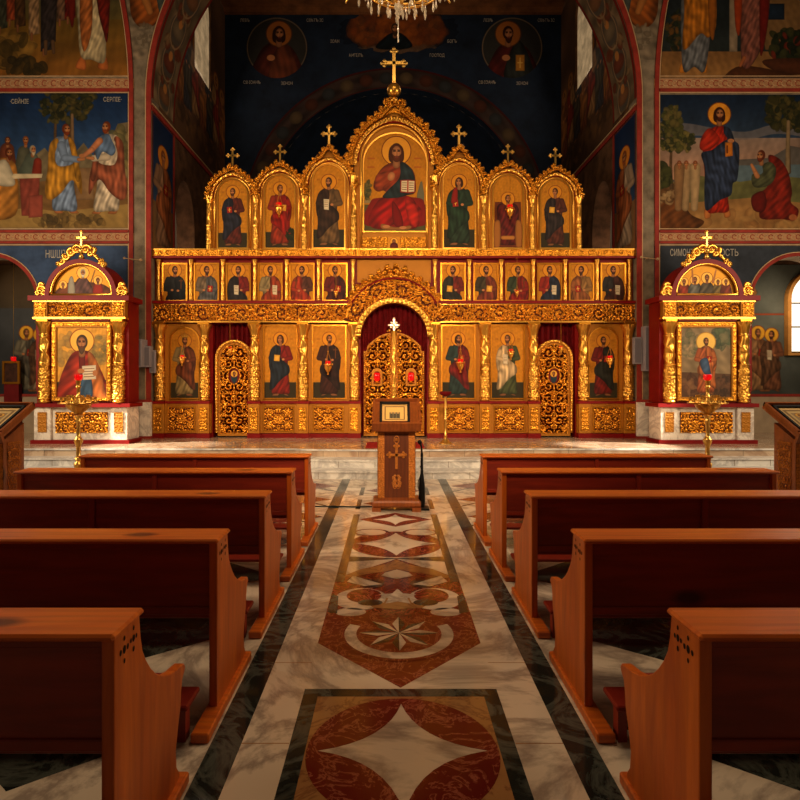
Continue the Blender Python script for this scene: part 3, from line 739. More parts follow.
for k, sgn in enumerate((-1, 1)):
    tr = MB(); X = lambda px: AC+sgn*(AC-wx(px))      # px given for the left side
    R = 10.2; cx = X(131.5)+(-sgn)*(-1)*(-R) if False else (X(131.5)-sgn*(-R) if False else None)
    pts = [(X(131.5), PF), (X(131.5), wz(92))]
    for i in range(1, 16):
        dz = i*.25; pts.append((X(131.5)+sgn*(R-math.sqrt(R*R-dz*dz)), wz(92)+dz))
    band(pts, .085, WY-.03, WY, tr, 0)
    band([(x+sgn*.055, z) for x, z in pts], .016, WY-.025, WY, tr, 1)
    far = sgn*10.4
    for py, w in ((90.5, .07), (231.5, .055), (242.5, .05)):
        band([(X(131.5), wz(py)), (far, wz(py))], w, WY-.025, WY, tr, 0)
    for py in (92.8, 76.5, 229, 245):
        band([(X(131.5), wz(py)), (far, wz(py))], .016, WY-.022, WY, tr, 1)
    for py, hh in ((83.5, 9.5), (237, 7.5)):
        band([(X(134), wz(py)), (far, wz(py))], hh*SW, WY-.012, WY, tr, 2)
    # painted running ornament in the tan borders
    for py, hh in ((83.5, 9.5), (237, 7.5)):
        n_ = 60
        for q in range(n_):
            xx = X(127)+sgn*q*.095
            if abs(xx) > 10.2: break
            rr = hh*SW*.30
            tr.tube([(xx+rr*.9*math.cos(a), WY-.0135, wz(py)+rr*math.sin(a)) for a in np.linspace(.4, 5.4, 9)], .007, 4, 1 if q % 2 else 0)
    a0 = SZ; cxx = CL if sgn < 0 else CR
    band([(cxx+SR+.03, PF+1.0), (cxx+SR+.03, SZ)]+arc(cxx, SZ, SR+.03, 0, PI, 28)[1:]+[(cxx-SR-.03, PF+1.0)], .07, WY-.025, WY, tr, 0)
    band(arc(cxx, SZ, SR+.075, 0, PI, 28), .016, WY-.02, WY, tr, 1)
    tag(tr.build('trim_%d' % (k+2), [REDW, CREAM, BORD]), kind='structure')
    # blue field above the kiosk
    bl = MB()
    z0, z1 = PF, wz(246)
    xi, xo = X(134), sgn*10.4
    path = [(xi, z0), (cxx-sgn*(SR+.04)*1, z0)] 
    pts = [(xi, z0), (xi, z1), (xo, z1), (xo, z0), (cxx+sgn*(SR+.04), z0)]
    aa = arc(cxx, SZ, SR+.04, 0 if sgn > 0 else PI, PI if sgn > 0 else 0, 28)
    pts += aa+[(cxx-sgn*(SR+.04), z0)]
    bl.prism(pts, [], WY-.008, WY, 'y'); tag(bl.build('wall_%s_field' % ('left', 'right')[k], [BLUEW if sgn < 0 else m_plain('slate_wall_paint', (48, 52, 60), .8, 0, .25, 3, .15)]), kind='structure')
    # pier plinth of white marble, grey pier strips
    ps = MB(); a, b = sorted((X(134.5), X(152))); ps.box(a, b, WY-.07, WY, PF+.03, wz(402)); ps.box(a-.01, b+.01, WY-.09, WY, PF, PF+.05, 1); ps.box(a, b, WY-.075, WY, wz(402), wz(399.5), 1)
    tag(ps.build('baseboard_%s' % ('left', 'right')[k], [WHITEM, REDW]), kind='structure')
    # string course running into the chancel
    st = MB(); xs = AC+sgn*AH; a, b = sorted((xs, xs-sgn*.03))
    st.box(a, b, WY, YB, wz(105)-.10, wz(105)); st.box(a, b, WY+.01, YB, wz(105)+.02, wz(105)+.05, 1)
    st.box(*sorted((xs, xs-sgn*.02)), 13.42, 13.5, PF, wz(105))
    tag(st.build('trim_%d' % (k+4), [REDW, CREAM]), kind='structure')
    # side chapel behind the side arch: rear wall, wainscot, vault
    c0, c1 = sorted((cxx-sgn*1.15, cxx+sgn*2.1))
    cw = MB(); cw.box(c0, c1, 13.6, 13.8, PF, 5.0)
    cw.box(*sorted((cxx-sgn*1.15, cxx-sgn*1.25)), WY+.42, 13.8, PF, 5.0)
    tag(cw.build('wall_aisle_%s' % ('left', 'right')[k], [BROWNF]), kind='structure')
    cw = MB(); cw.box(c0, c1, WY+.42, 13.8, 4.4, 4.6); tag(cw.build('ceiling_aisle_%s' % ('left', 'right')[k], [BROWNF]), kind='structure')
    wn = MB(); wn.box(c0, c1, 13.55, 13.6, PF, 1.24); wn.box(c0, c1, 13.53, 13.6, 1.24, 1.30, 1)
    tag(wn.build('baseboard_aisle_%s' % ('left', 'right')[k], [m_plain('beige_wainscot', (176, 152, 122), .7, 0, .15, 3), REDW]), kind='structure')

# ------------------------------------------------------------------ frescoes
def wallfx(dy, S=SW, Y=WY): return lambda X, Y_: np.stack([(X-391)*S, np.full_like(X, Y-dy), 1.6-(Y_-381)*S], -1)
def tree(c, x, y0, y1, rx, cols, seed, tw=2.2):
    c.stroke([(x, y1), (x-.5, (y0+y1)/2), (x+.5, y0)], tw, tw*.6, (104, 78, 52)); c.blobs(x, y0, rx, rx*1.0, 110, rx*.16, cols, .85, seed)
TREEC = [(72, 66, 34), (52, 54, 30), (96, 84, 42), (44, 46, 28)]
# left middle: two men meeting by a table of onlookers
c = Cv(-34, 129, 93.5, 228, 2.4, (38, 66, 108))
c.grad(93, 178, (24, 48, 84), (62, 92, 128)); c.mottle(.10, .18)
c.poly([(-34, 172), (-10, 160), (18, 168), (45, 148), (62, 168), (84, 143), (100, 165), (118, 124), (130, 122), (130, 200), (-34, 200)], (128, 112, 84), edge=.1, fold=(.5, .4, .12))
c.blobs(122, 150, 12, 24, 60, 5, [(140, 124, 78), (110, 100, 64), (160, 140, 96)], .8, 4)
c.poly([(-34, 178), (40, 182), (70, 176), (130, 178), (130, 230), (-34, 230)], (124, 92, 54), edge=0, fold=(.35, 1.4, .10))
c.poly([(-34, 214), (30, 208), (60, 212), (130, 204), (130, 230), (-34, 230)], (172, 138, 80), edge=.1); c.blobs(70, 222, 34, 7, 60, 4, [(108, 84, 48), (140, 110, 62), (84, 68, 44)], .6, 8)
c.poly([(76, 168), (94, 168), (94, 200), (76, 200)], (150, 116, 80), edge=.2)
tree(c, 56, 106, 160, 16, TREEC, 2, 1.8); tree(c, 72, 104, 165, 19, TREEC, 3, 2.3); c.blobs(84, 100, 12, 10, 50, 3, TREEC, .85, 9)
c.stroke([(73, 165), (72.5, 115)], 2.0, 1.4, (142, 112, 80))
# onlookers and table
c.stroke([(7.5, 150), (7, 166)], 7, 10, (120, 64, 40)); head(c, 8, 141, 3.3, (96, 50, 24), 1, None)
c.stroke([(24, 152), (24, 168)], 6, 9, (92, 90, 72)); head(c, 26, 140.5, 3.4, (150, 84, 34), 1, None)
c.stroke([(32, 160), (30, 172)], 7, 11, (98, 104, 88)); c.stroke([(38, 162), (37, 174)], 4, 5, (140, 52, 34)); head(c, 33, 150, 3.6, (170, 150, 120), 2, None, 0, 1)
c.poly([(-12, 168), (0, 158), (14, 162), (18, 178), (16, 215), (-12, 215)], (190, 128, 56), smooth=1, fold=(.5, .5, .22)); c.poly([(-6, 166), (6, 160), (14, 176), (14, 186), (-4, 184)], (214, 198, 168), smooth=1); head(c, 9, 153.5, 4.2, (104, 48, 22), 2, None, 0, 1)
c.poly([(17, 176), (41, 175), (42, 178), (40, 179), (39, 216), (22, 216), (20, 180)], (150, 74, 58), edge=.25, fold=(.6, .1, .15)); c.poly([(12, 177), (14, 174), (43, 174), (42, 178), (14, 179)], (222, 200, 160), edge=.1)
c.poly([(29, 196), (43, 195), (43, 217), (29, 218)], (166, 84, 66), edge=.3)
# the two standing men
def robed(c, x, y, h, under, over, side, hair, lean=0, beard=1, halo=None):
    S = lambda pts: [(x+side*a*h+lean*h*b, y-b*h) for a, b in pts]
    for q in (-.07, .10): c.poly(S([(q-.03, .03), (q+.03, .03), (q+.07, .0), (q-.01, -.006)]), (190, 120, 70), smooth=1)
    c.poly(S([(-.09, .82), (-.13, .7), (-.11, .5), (-.12, .2), (-.11, .035), (.0, .025), (.15, .035), (.12, .3), (.12, .6), (.11, .78), (.02, .84)]), under, smooth=1, fold=(.85, .08, .25))
    c.poly(S([(-.08, .82), (-.15, .74), (-.17, .5), (-.20, .22), (-.14, .14), (-.02, .22), (.10, .36), (.20, .20), (.20, .40), (.15, .55), (.06, .52), (-.06, .52), (-.09, .64), (-.05, .78)]), over, smooth=1, fold=(.7, -.3, .26))
    c.poly(S([(.05, .83), (.12, .78), (.16, .62), (.19, .38), (.14, .36), (.10, .60)]), tuple(v*.85 for v in over), smooth=1, fold=(.7, .1, .2))
    c.stroke(S([(-.02, .74), (.02, .60), (.16, .585)]), .048*h, .034*h, under); c.stroke(S([(.17, .585), (.23, .59)]), .02*h, .014*h, SKIN)
    hx, hy = S([(.03, .915)])[0]; head(c, hx, hy, .05*h, hair, beard, halo, 0, side*1.2, 0, (180, 110, 40))
robed(c, 63.5, 213, 91, (132, 148, 172), (214, 152, 52), 1, (122, 54, 22))
robed(c, 108, 213.5, 94, (206, 186, 158), (170, 96, 66), -1, (130, 62, 28), .02); c.poly([(99, 138), (108, 134), (112, 140), (116, 150), (112, 156), (103, 152), (98, 160), (95, 150)], (112, 134, 164), smooth=1, fold=(.7, .2, .2))
c.stroke([(100, 141), (92, 150), (84, 156)], 3.4, 2.2, (200, 130, 88)); c.ell(82, 156, 2.6, 2, SKIN)
c.mottle(.06, .5, 8)
fr = c.mesh('fresco', wallfx(.012), FRES); tag(fr, 'blue-skied wall painting of two robed men greeting by trees, people at table', 'mural')
def words(s, px, py, size, Y, S, parent, mat, xs=1.0, dy=.02, ctr=True):
    cu = bpy.data.curves.new('inscription', 'FONT'); cu.body = s; cu.size = size; cu.extrude = .002; cu.align_x = 'CENTER' if ctr else 'LEFT'
    tmp = bpy.data.objects.new('inscription', cu); COL.objects.link(tmp)
    me = bpy.data.meshes.new_from_object(tmp.evaluated_get(bpy.context.evaluated_depsgraph_get())); bpy.data.objects.remove(tmp)
    w = worg(parent) if parent is not None else np.zeros(3)
    for v in me.vertices:
        x, y = v.co.x*xs, v.co.y; v.co = ((px-391)*S+x-w[0], Y-dy-v.co.z-w[1], 1.6-(py-381)*S+y-w[2])
    me.materials.clear()
    return link('inscription', me, [mat], parent, 'pale lettering')
LET = m_plain('pale_letter_paint', (170, 160, 146), .8)
words('·СЕЙНІЕ', 20, 104, .13, WY, SW, fr, LET, .75); words('СЕРПІЕ·', 113, 102, .13, WY, SW, fr, LET, .75)
# right middle: haloed man, kneeling man
c = Cv(658, 834, 95, 231, 2.4, (40, 60, 90))
c.grad(95, 138, (24, 40, 62), (52, 68, 88)); c.grad(138, 180, (150, 126, 110), (176, 132, 104)); c.mottle(.08, .2)
c.poly([(658, 122), (690, 124), (712, 128), (745, 132), (780, 124), (834, 130), (834, 142), (780, 134), (745, 140), (700, 136), (658, 134)], (128, 116, 112), smooth=1, edge=0, op=.7)
c.poly([(734, 160), (770, 158), (790, 146), (812, 150), (834, 140), (834, 176), (734, 176)], (108, 100, 92), edge=.1); c.poly([(718, 166), (834, 164), (834, 182), (718, 182)], (96, 112, 118), edge=0)
c.poly([(658, 186), (700, 176), (740, 182), (780, 176), (834, 182), (834, 231), (658, 231)], (108, 104, 62), edge=0, fold=(.3, 1.3, .12))
c.poly([(658, 205), (700, 202), (750, 198), (834, 206), (834, 231), (658, 231)], (168, 124, 72), edge=.1, fold=(.3, 1.5, .08)); c.blobs(740, 222, 90, 9, 50, 7, [(150, 104, 58), (184, 140, 84)], .5, 3)
c.poly([(657, 190), (668, 184), (680, 196), (690, 214), (704, 222), (690, 231), (657, 231)], (120, 72, 36), smooth=1, fold=(.6, .6, .2)); c.blobs(668, 192, 12, 10, 50, 4, [(150, 116, 78), (104, 72, 42), (170, 138, 96)], .8, 5)
for q, dx in enumerate((0, 9, -7)):
    c.stroke([(686+dx, 168), (685+dx, 208)], 5.5, 3.5, [(168, 136, 96), (182, 150, 108), (150, 112, 74)][q]); head(c, 686+dx, 164, 2.6, (150, 76, 40), 0, None)
tree(c, 671, 136, 188, 15, [(92, 88, 44), (64, 66, 36), (122, 108, 58), (50, 54, 32)], 12, 1.7); c.blobs(672, 118, 9, 12, 70, 3, [(92, 88, 44), (70, 70, 38), (112, 98, 54)], .85, 13); c.blobs(680, 140, 14, 12, 60, 3.2, [(92, 88, 44), (60, 62, 34), (122, 108, 58)], .85, 14)
c.blobs(662, 176, 8, 12, 40, 4, [(56, 58, 32), (76, 76, 40)], .9, 15)
tree(c, 788, 116, 172, 18, TREEC, 16, 2.6); c.blobs(780, 112, 14, 16, 80, 4, TREEC, .9, 17); tree(c, 806, 118, 180, 17, TREEC, 18, 2.4); c.stroke([(787, 172), (788, 122)], 2.4, 1.8, (150, 124, 90))
S = lambda pts: [(650+a/5.333, 90+b/5.333) for a, b in pts]
for q in ((300, 660), (405, 655)): c.poly(S([(q[0]-12, q[1]-20), (q[0]+15, q[1]-18), (q[0]+22, q[1]+18), (q[0]-8, q[1]+26)]), (190, 116, 60), smooth=1)
c.poly(S([(300, 230), (350, 195), (400, 200), (440, 260), (440, 400), (415, 560), (418, 645), (360, 655), (300, 640), (290, 450), (280, 320)]), (178, 44, 22), smooth=1, fold=(1.1, .1, .25))
c.poly(S([(320, 205), (280, 240), (262, 300), (280, 325), (330, 310), (370, 260)]), (186, 50, 26), smooth=1, fold=(.8, .6, .2))
c.poly(S([(395, 195), (430, 215), (450, 270), (475, 310), (465, 470), (440, 500), (430, 560), (370, 590), (300, 645), (288, 560), (290, 420), (272, 340), (330, 320), (380, 280), (410, 262), (392, 230)]), (52, 62, 84), smooth=1, fold=(.85, -.5, .32))
c.poly(S([(398, 280), (438, 280), (440, 352), (400, 358)]), (206, 122, 36), edge=.3); c.stroke(S([(410, 300), (410, 335)]), .8, .8, (120, 60, 20)); c.ell(*S([(430, 272)])[0], 3.4, 2, SKIN)
head(c, *S([(368, 130)])[0], 5.6, (70, 34, 16), 1, (226, 150, 44), 0, .4, 1, (120, 66, 20))
S2 = S
c.poly(S([(630, 350), (690, 370), (735, 440), (755, 540), (750, 600), (790, 640), (770, 695), (700, 690), (600, 690), (580, 660), (600, 600), (545, 590), (560, 560), (620, 520), (640, 440)]), (138, 40, 24), smooth=1, fold=(.7, .5, .25))
c.poly(S([(540, 570), (600, 540), (620, 600), (600, 650), (550, 640)]), (112, 30, 22), smooth=1)
c.poly(S([(600, 400), (640, 385), (670, 420), (660, 480), (620, 515), (560, 520), (540, 490), (545, 450), (575, 455), (600, 440)]), (92, 92, 62), smooth=1, fold=(.9, .6, .2))
c.stroke(S([(570, 460), (555, 430), (540, 400)]), 2.6, 1.4, SKIN); head(c, *S([(592, 352)])[0], 4.6, (104, 48, 24), 1, None, 0, -1.3); c.ell(*S([(760, 680)])[0], 4, 3, (170, 100, 60))
c.mottle(.06, .5, 9)
fr = c.mesh('fresco', wallfx(.012), FRES); tag(fr, 'wall painting of a haloed man in red and blue before a kneeling man', 'mural')
# upper left scene
def arcmask_l(x, y): return x < 131.5-(520-np.sqrt(np.maximum(520**2-np.clip(92-y, 0, None)**2, 0)))-2
c = Cv(-34, 131, -30, 76.5, 2.2, (92, 72, 34)); c.grad(-30, 20, (84, 84, 66), (110, 92, 46)); c.grad(20, 76, (116, 88, 34), (150, 98, 38)); c.mottle(.12, .2)
c.blobs(10, 50, 22, 16, 60, 7, [(158, 118, 52), (120, 90, 40), (84, 66, 30)], .7, 21); c.blobs(25, 66, 20, 8, 40, 5, [(64, 52, 28), (90, 68, 32)], .8, 22)
for x, c1, y1 in ((2, (70, 70, 54), 28), (12, (150, 70, 40), 20), (20, (90, 60, 34), 26), (34, (170, 134, 96), 34), (46, (58, 52, 52), 50), (62, (120, 88, 66), 20), (70, (126, 34, 22), 18)):
    c.poly([(x-5, -20), (x+5, -20), (x+6, y1), (x-5, y1+2)], c1, fold=(1, .1, .3)); c.stroke([(x-2, y1), (x-2, y1+6)], 1.3, 1, (150, 96, 60))
c.poly([(42, -20), (58, -20), (56, 42), (42, 42)], (60, 50, 48), fold=(1, .1, .25)); c.stroke([(46, 42), (46, 54)], 2, 1.5, (110, 80, 54)); c.stroke([(53, 42), (54, 53)], 2, 1.5, (110, 80, 54))
for q in (82, 104): c.poly([(q-2, 58), (q+3, 58), (q+4, 70), (q-6, 68)], (196, 112, 54), smooth=1)
c.poly([(76, -25), (104, -25), (106, 30), (105, 62), (92, 60), (81, 56), (78, 20)], (206, 184, 142), smooth=1, fold=(.9, .05, .2))
c.poly([(96, -25), (110, -25), (108, 40), (103, 30), (98, 8)], (120, 32, 20), smooth=1, fold=(.9, .1, .25)); c.poly([(66, -25), (76, -25), (74, 24), (70, 20)], (130, 36, 22), smooth=1)
c.poly([(82, -20), (92, -20), (92, 30), (84, 52), (80, 20)], (186, 110, 54), smooth=1, fold=(.8, .2, .25)); c.mottle(.07, .5, 3)
fr = c.mesh('fresco', wallfx(.012), FRES, maskf=arcmask_l); tag(fr, 'wall painting above the greeting scene, bare feet below a white and red robe', 'mural')
c = Cv(656, 834, -30, 78, 2.2, (60, 60, 60)); c.grad(-30, 54, (30, 38, 44), (44, 50, 48)); c.grad(52, 78, (140, 100, 58), (160, 116, 66)); c.mottle(.1, .2)
c.poly([(765, -30), (834, -30), (834, 56), (765, 50), (762, 30)], (140, 106, 66), edge=.1); c.poly([(766, 4), (784, 4), (784, 20), (766, 20)], (36, 52, 70)); c.poly([(729, -30), (738, -30), (737, 52), (729, 52)], (150, 130, 106), edge=.2)
c.blobs(675, 30, 9, 20, 60, 3, [(52, 58, 36), (90, 70, 36), (120, 80, 34), (36, 42, 30)], .8, 31); c.blobs(788, 46, 20, 15, 110, 4, [(44, 52, 30), (66, 66, 36), (120, 44, 26), (32, 38, 24)], .9, 32); c.poly([(764, 60), (830, 60), (820, 74), (780, 73)], (112, 62, 34), smooth=1)
c.poly([(722, 78), (742, 66), (790, 74), (800, 80), (720, 80)], (110, 62, 30), smooth=1)
for q in (683, 704): c.poly([(q-2, 64), (q+3, 64), (q+2, 73), (q-4, 72)], (206, 130, 44), smooth=1)
c.poly([(684, -25), (712, -25), (706, 66), (694, 67), (682, 66)], (118, 118, 120), smooth=1, fold=(.9, .05, .25)); c.poly([(684, -25), (712, -25), (716, 24), (708, 38), (700, 34), (683, 50), (684, 10)], (196, 122, 36), smooth=1, fold=(.7, -.3, .25)); c.poly([(708, -25), (716, -25), (714, 36), (709, 30)], (176, 104, 34), smooth=1)
c.poly([(736, -25), (768, -25), (766, 30), (754, 62), (742, 66), (740, 20)], (150, 92, 76), smooth=1, fold=(.9, .1, .25)); c.poly([(734, -25), (742, -25), (740, 32), (735, 26)], (176, 70, 28), smooth=1); c.poly([(760, -25), (768, -25), (768, 20), (760, 56)], (130, 34, 26), smooth=1); c.stroke([(744, 58), (740, 66)], 2, 1.4, (176, 104, 60))
c.mottle(.07, .5, 4)
fr = c.mesh('fresco', wallfx(.012), FRES, maskf=lambda x, y: 788-x < 131.5-(520-np.sqrt(520**2-np.clip(92-y, 0, None)**2))-2); tag(fr, 'wall painting above the kneeling scene, ochre and rose robed figures by leafy bush', 'mural')
# painted spandrels beside the chancel arch
for k, sgn in enumerate((-1, 1)):
    c = Cv(126, 176, -30, 60, 2.2, (132, 116, 96)); c.mottle(.2, .5, 40+k)
    c.poly([(134, -30), (172, -30), (166, 10), (150, 28), (136, 24), (130, 6)], (156, 86, 34), smooth=1, fold=(.5, .5, .3)); c.poly([(156, -30), (176, -30), (172, 2), (160, 14)], (88, 94, 88), smooth=1, fold=(.5, .5, .2)); c.stroke([(142, -10), (150, 12)], 5, 3, (186, 120, 60)); c.blobs(146, 36, 8, 12, 40, 3, [(150, 134, 112), (120, 104, 84)], .7, 50+k)
    fx = (lambda X, Y_: np.stack([(X-391)*SW, np.full_like(X, WY-.006), 1.6-(Y_-381)*SW], -1)) if sgn < 0 else (lambda X, Y_: np.stack([2*AC-(X-391)*SW, np.full_like(X, WY-.006), 1.6-(Y_-381)*SW], -1))
    def mk(x, y): return (np.hypot(x-(AC/SW+391), y-97) > (AH/SW+5.5)) & (x > 134-(520-np.sqrt(520**2-np.clip(92-y, 0, None)**2))) | ((y > 97) & False)
    o = c.mesh('fresco', fx, FRES, maskf=mk, flip=sgn > 0)
    tag(o, ['faded orange winged figure painted in the spandrel left of the chancel arch', 'faded orange winged figure painted in the spandrel right of the chancel arch'][k], 'mural')
# arch soffit painting, chancel side wall paintings, saints in the arch reveal
for k, sgn in enumerate((-1, 1)):
    nm = ('left', 'right')[k]; xs = AC+sgn*AH
    # soffit: u = angle along arch (0 at springing), v = depth
    c = Cv(0, 60, 0, 14, 5, (120, 100, 76)); c.mottle(.22, .9, 60+k)
    for q in range(9):
        y0 = 3+q*6.6
        c.ell(y0, 7, 2.6, 4.2, (94, 84, 74)); c.ell(y0, 7.2, 1.5, 3.3, [(132, 92, 62), (120, 66, 48), (130, 112, 88)][q % 3], shade=.3); c.ell(y0+1.5, 7.2, .9, 1.1, (190, 130, 70)); c.ring(y0, 7, 3.4, .35, (160, 130, 96)); c.blobs(y0+3.3, 7, 1, 5, 14, 1, [(150, 120, 84), (96, 80, 60), (120, 60, 40)], .8, q+5)
    for e in (.4, 13.6): c.stroke([(0, e), (60, e)], .5, .5, (130, 40, 28))
    def fx(X, Y_, sgn=sgn):
        a = X/60*(PI*.42); r = AH-.012
        return np.stack([AC+sgn*r*np.cos(a), WY+.02+Y_/14*(13.46-WY), AZ+r*np.sin(a)], -1)
    o = c.mesh('fresco', fx, FRES, flip=sgn > 0); tag(o, 'painted medallions on the %s underside of the chancel arch' % nm, 'mural')
    # reveal saint
    c = Cv(0, 1.0, 0, 3.1, 60, (40, 56, 88)); c.grad(0, 1.9, (24, 42, 76), (52, 74, 104)); c.grad(1.9, 3.1, (120, 90, 60), (150, 110, 70)); c.mottle(.1, 6)
    saint(c, .5, 2.85, 2.3, (176, 150, 124) if k else (160, 120, 90), (170, 100, 58), (150, 80, 34), k, (220, 140, 50), 'book', 1, 0, fold=1)
    c.poly([(0, 0), (1, 0), (1, .02), (.02, .02), (.02, 3.08), (.98, 3.08), (.98, .02), (1, 0), (1, 3.1), (0, 3.1)], (150, 60, 40), edge=0)
    zt = wz(105)-.12
    fx = lambda X, Y_, xs=xs, sgn=sgn: np.stack([np.full_like(X, xs-sgn*.012), WY+.05+X*1.16, zt-Y_*.96], -1)
    o = c.mesh('fresco', fx, FRES, flip=sgn > 0); tag(o, 'haloed saint painted on the %s reveal of the chancel arch' % nm, 'mural')
    # upper side wall painting
    c = Cv(0, 4.1, 0, 5.2, 26, (88, 62, 42)); c.mottle(.25, 2.2, 70+k)
    for q in range(7):
        x = .3+q*.58; saint(c, x, 4.5-.1*(q % 3), 2.0, [(120, 70, 40), (66, 62, 66), (150, 110, 70)][q % 3], [(130, 50, 34), (150, 96, 46), (80, 70, 56)][(q+1) % 3], (80, 44, 24), q % 2, (150, 104, 50), None, 1, 0)
    c.blobs(1.9, 4.7, 1.9, .3, 60, .16, [(120, 84, 50), (80, 56, 36)], .7, 71)
    def mk(x, y): yy = 13.5+x; zz = 7.45+(5.2-y); return ~((yy > 14.88) & (yy < 16.27) & (zz > 9.6))
    fx = lambda X, Y_, xs=xs, sgn=sgn: np.stack([np.full_like(X, xs-sgn*.01), 13.5+X, 7.45+(5.2-Y_)], -1)
    o = c.mesh('fresco', fx, FRES, maskf=mk, flip=sgn > 0); tag(o, 'dim brown procession painted high on the %s chancel wall below its window' % nm, 'mural')
    # chapel wall seen through arch
    c = Cv(0, 3, 0, 4, 30, (126, 104, 78)); c.mottle(.2, 3, 80+k)
    for q in range(5):
        for r_ in range(5): c.ring(.3+q*.6, .3+r_*.6, .22, .05, (160, 96, 56)); c.ell(.3+q*.6, .3+r_*.6, .1, .1, (170, 110, 60))
    c.stroke([(0, 3.0), (3, 3.0)], .03, .03, (60, 30, 22))
    fx = lambda X, Y_, xs=xs, sgn=sgn: np.stack([np.full_like(X, xs+sgn*1.09), 13.3+X, 7.0-Y_], -1)
    o = c.mesh('fresco', fx, FRES, flip=sgn > 0); tag(o, 'scroll patterned painting seen through the %s arch beyond the screen' % nm, 'mural')
# back wall: medallions, central bust in orange clouds, ring of the apse arch
DARKF = FRES
for k, (px, col1, col2) in enumerate(((277, (92, 40, 28), (116, 60, 36)), (512, (96, 34, 26), (50, 52, 48)))):
    c = Cv(px-31, px+31, 17, 79, 2.6, (62, 60, 54)); c.mottle(.12, .4)
    c.ell(px, 48, 30, 30, (58, 56, 52)); c.ring(px, 48, 29.6, 1.2, (120, 104, 84))
    c.poly([(px-24, 80), (px-20, 58), (px-9, 44), (px+9, 44), (px+20, 56), (px+24, 80)], col1, smooth=1, fold=(.5, .4, .25)); c.poly([(px+2, 44), (px+12, 46), (px+22, 80), (px-8, 80)], col2, smooth=1, fold=(.5, -.4, .25))
    head(c, px+(2 if k == 0 else -4), 34, 6.2, (60, 30, 16), 1+k*.5, (170, 104, 42), 0, .4, 1-k, (100, 60, 30))
    c.ell(px-6, 58, 4, 3, SKIN)
    if k: book(c, px+8, 63, 4.4, 8, (190, 130, 46))
    o = c.mesh('medallion', wallfx(.012, SB, YB), FRES, maskf=lambda x, y, px=px: np.hypot(x-px, y-48) < 30.3)
    tag(o, ['round painted medallion of a haloed long-haired saint, left on the dark blue wall', 'round painted medallion of a bearded saint holding gold book, right on dark blue wall'][k], 'mural')
    for t, dx, dy in (('ЛЕВЪ', -32 if k == 0 else -24, -26), ('СВѢТЪ ІС', 38 if k == 0 else 34, -26), ('СВ·ІОАНЪ', -25, 36), ('ЗЕНОН', 10, 37)): words(t, px+dx, 48+dy, .13, YB, SB, o, LET, .8, .015)
c = Cv(335, 462, 8, 56, 2.4, (24, 34, 50)); c.ell(396, 30, 50, 24, (96, 52, 24), op=.7)
c.blobs(372, 28, 22, 16, 160, 5, [(150, 76, 26), (120, 60, 28), (96, 60, 40), (170, 96, 36)], .35, 91); c.blobs(422, 30, 22, 16, 160, 5, [(150, 76, 26), (120, 60, 28), (96, 60, 40), (160, 90, 36)], .35, 92); c.blobs(396, 50, 40, 4, 60, 4, [(130, 104, 84), (110, 84, 64)], .5, 93)
c.blobs(396, 26, 18, 18, 70, 4, [(176, 96, 30), (150, 80, 28)], .5, 94)
c.poly([(376, 48), (384, 38), (392, 33), (400, 33), (408, 39), (412, 47), (396, 50)], (22, 34, 40), smooth=1, fold=(.6, .4, .3)); head(c, 395, 29, 4.4, (70, 48, 30), 2, None)
def cm_(x, y): return ((x-398)/60)**2+((y-31)/22)**2 < 1+.12*np.sin(x*.35)+.1*np.sin(y*.9+x*.2)
o = c.mesh('fresco', wallfx(.012, SB, YB), FRES, maskf=cm_); tag(o, 'painted bearded bust in orange clouds above the screen cross', 'mural')
for t, dx, dy in (('ІОАН', 335, 43), ('АНГЕЛЪ', 356, 57), ('ГОСПОД', 437, 57), ('БОГЪ', 452, 43)): words(t, dx, dy, .13, YB, SB, o, LET, .8, .015)
c = Cv(0, 100, 0, 10, 4, (66, 50, 44)); c.mottle(.3, .9, 95)
for q in range(22): c.ell(3+q*4.5, 5, 1.5, 3, [(90, 50, 34), (60, 60, 60), (100, 80, 56)][q % 3], shade=.3)
c.stroke([(0, .3), (100, .3)], .6, .6, (80, 26, 22)); c.stroke([(0, 9.7), (100, 9.7)], .3, .3, (80, 26, 22))
def fx(X, Y_):
    a = PI-X/100*PI; r = (152-Y_*2.0)*SB; return np.stack([BC+r*np.cos(a), np.full_like(X, YB-.012), BZc+r*np.sin(a)], -1)
o = c.mesh('fresco', fx, FRES); tag(o, 'dark painted band of small figures around the apse arch', 'mural')
# aisle paintings seen through the side arches
def aislefx(X, Y_): return np.stack([X, np.full_like(X, 13.585), Y_*-1], -1)
for k, cxx in enumerate((CL, CR)):
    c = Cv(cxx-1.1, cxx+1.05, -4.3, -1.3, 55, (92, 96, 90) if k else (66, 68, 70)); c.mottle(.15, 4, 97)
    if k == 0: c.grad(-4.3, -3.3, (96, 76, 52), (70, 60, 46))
    sx = -8.47 if k == 0 else 8.52
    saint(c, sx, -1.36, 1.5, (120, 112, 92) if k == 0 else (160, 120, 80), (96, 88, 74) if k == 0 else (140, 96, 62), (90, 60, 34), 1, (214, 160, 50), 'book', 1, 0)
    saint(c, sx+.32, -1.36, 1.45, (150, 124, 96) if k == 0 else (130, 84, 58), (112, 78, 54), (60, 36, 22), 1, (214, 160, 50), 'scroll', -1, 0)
    if k: c.blobs(cxx-.4, -3.55, .4, .35, 60, .09, [(176, 116, 60), (150, 90, 50), (110, 96, 70)], .8, 99); c.stroke([(cxx-1.1, -3.15), (cxx+1.1, -3.15)], .02, .02, (150, 70, 40))
    o = c.mesh('fresco', aislefx, FRES); tag(o, ['two dim haloed saints painted on wall inside the left side arch', 'two tan haloed saints painted beside the window inside the right side arch'][k], 'mural')
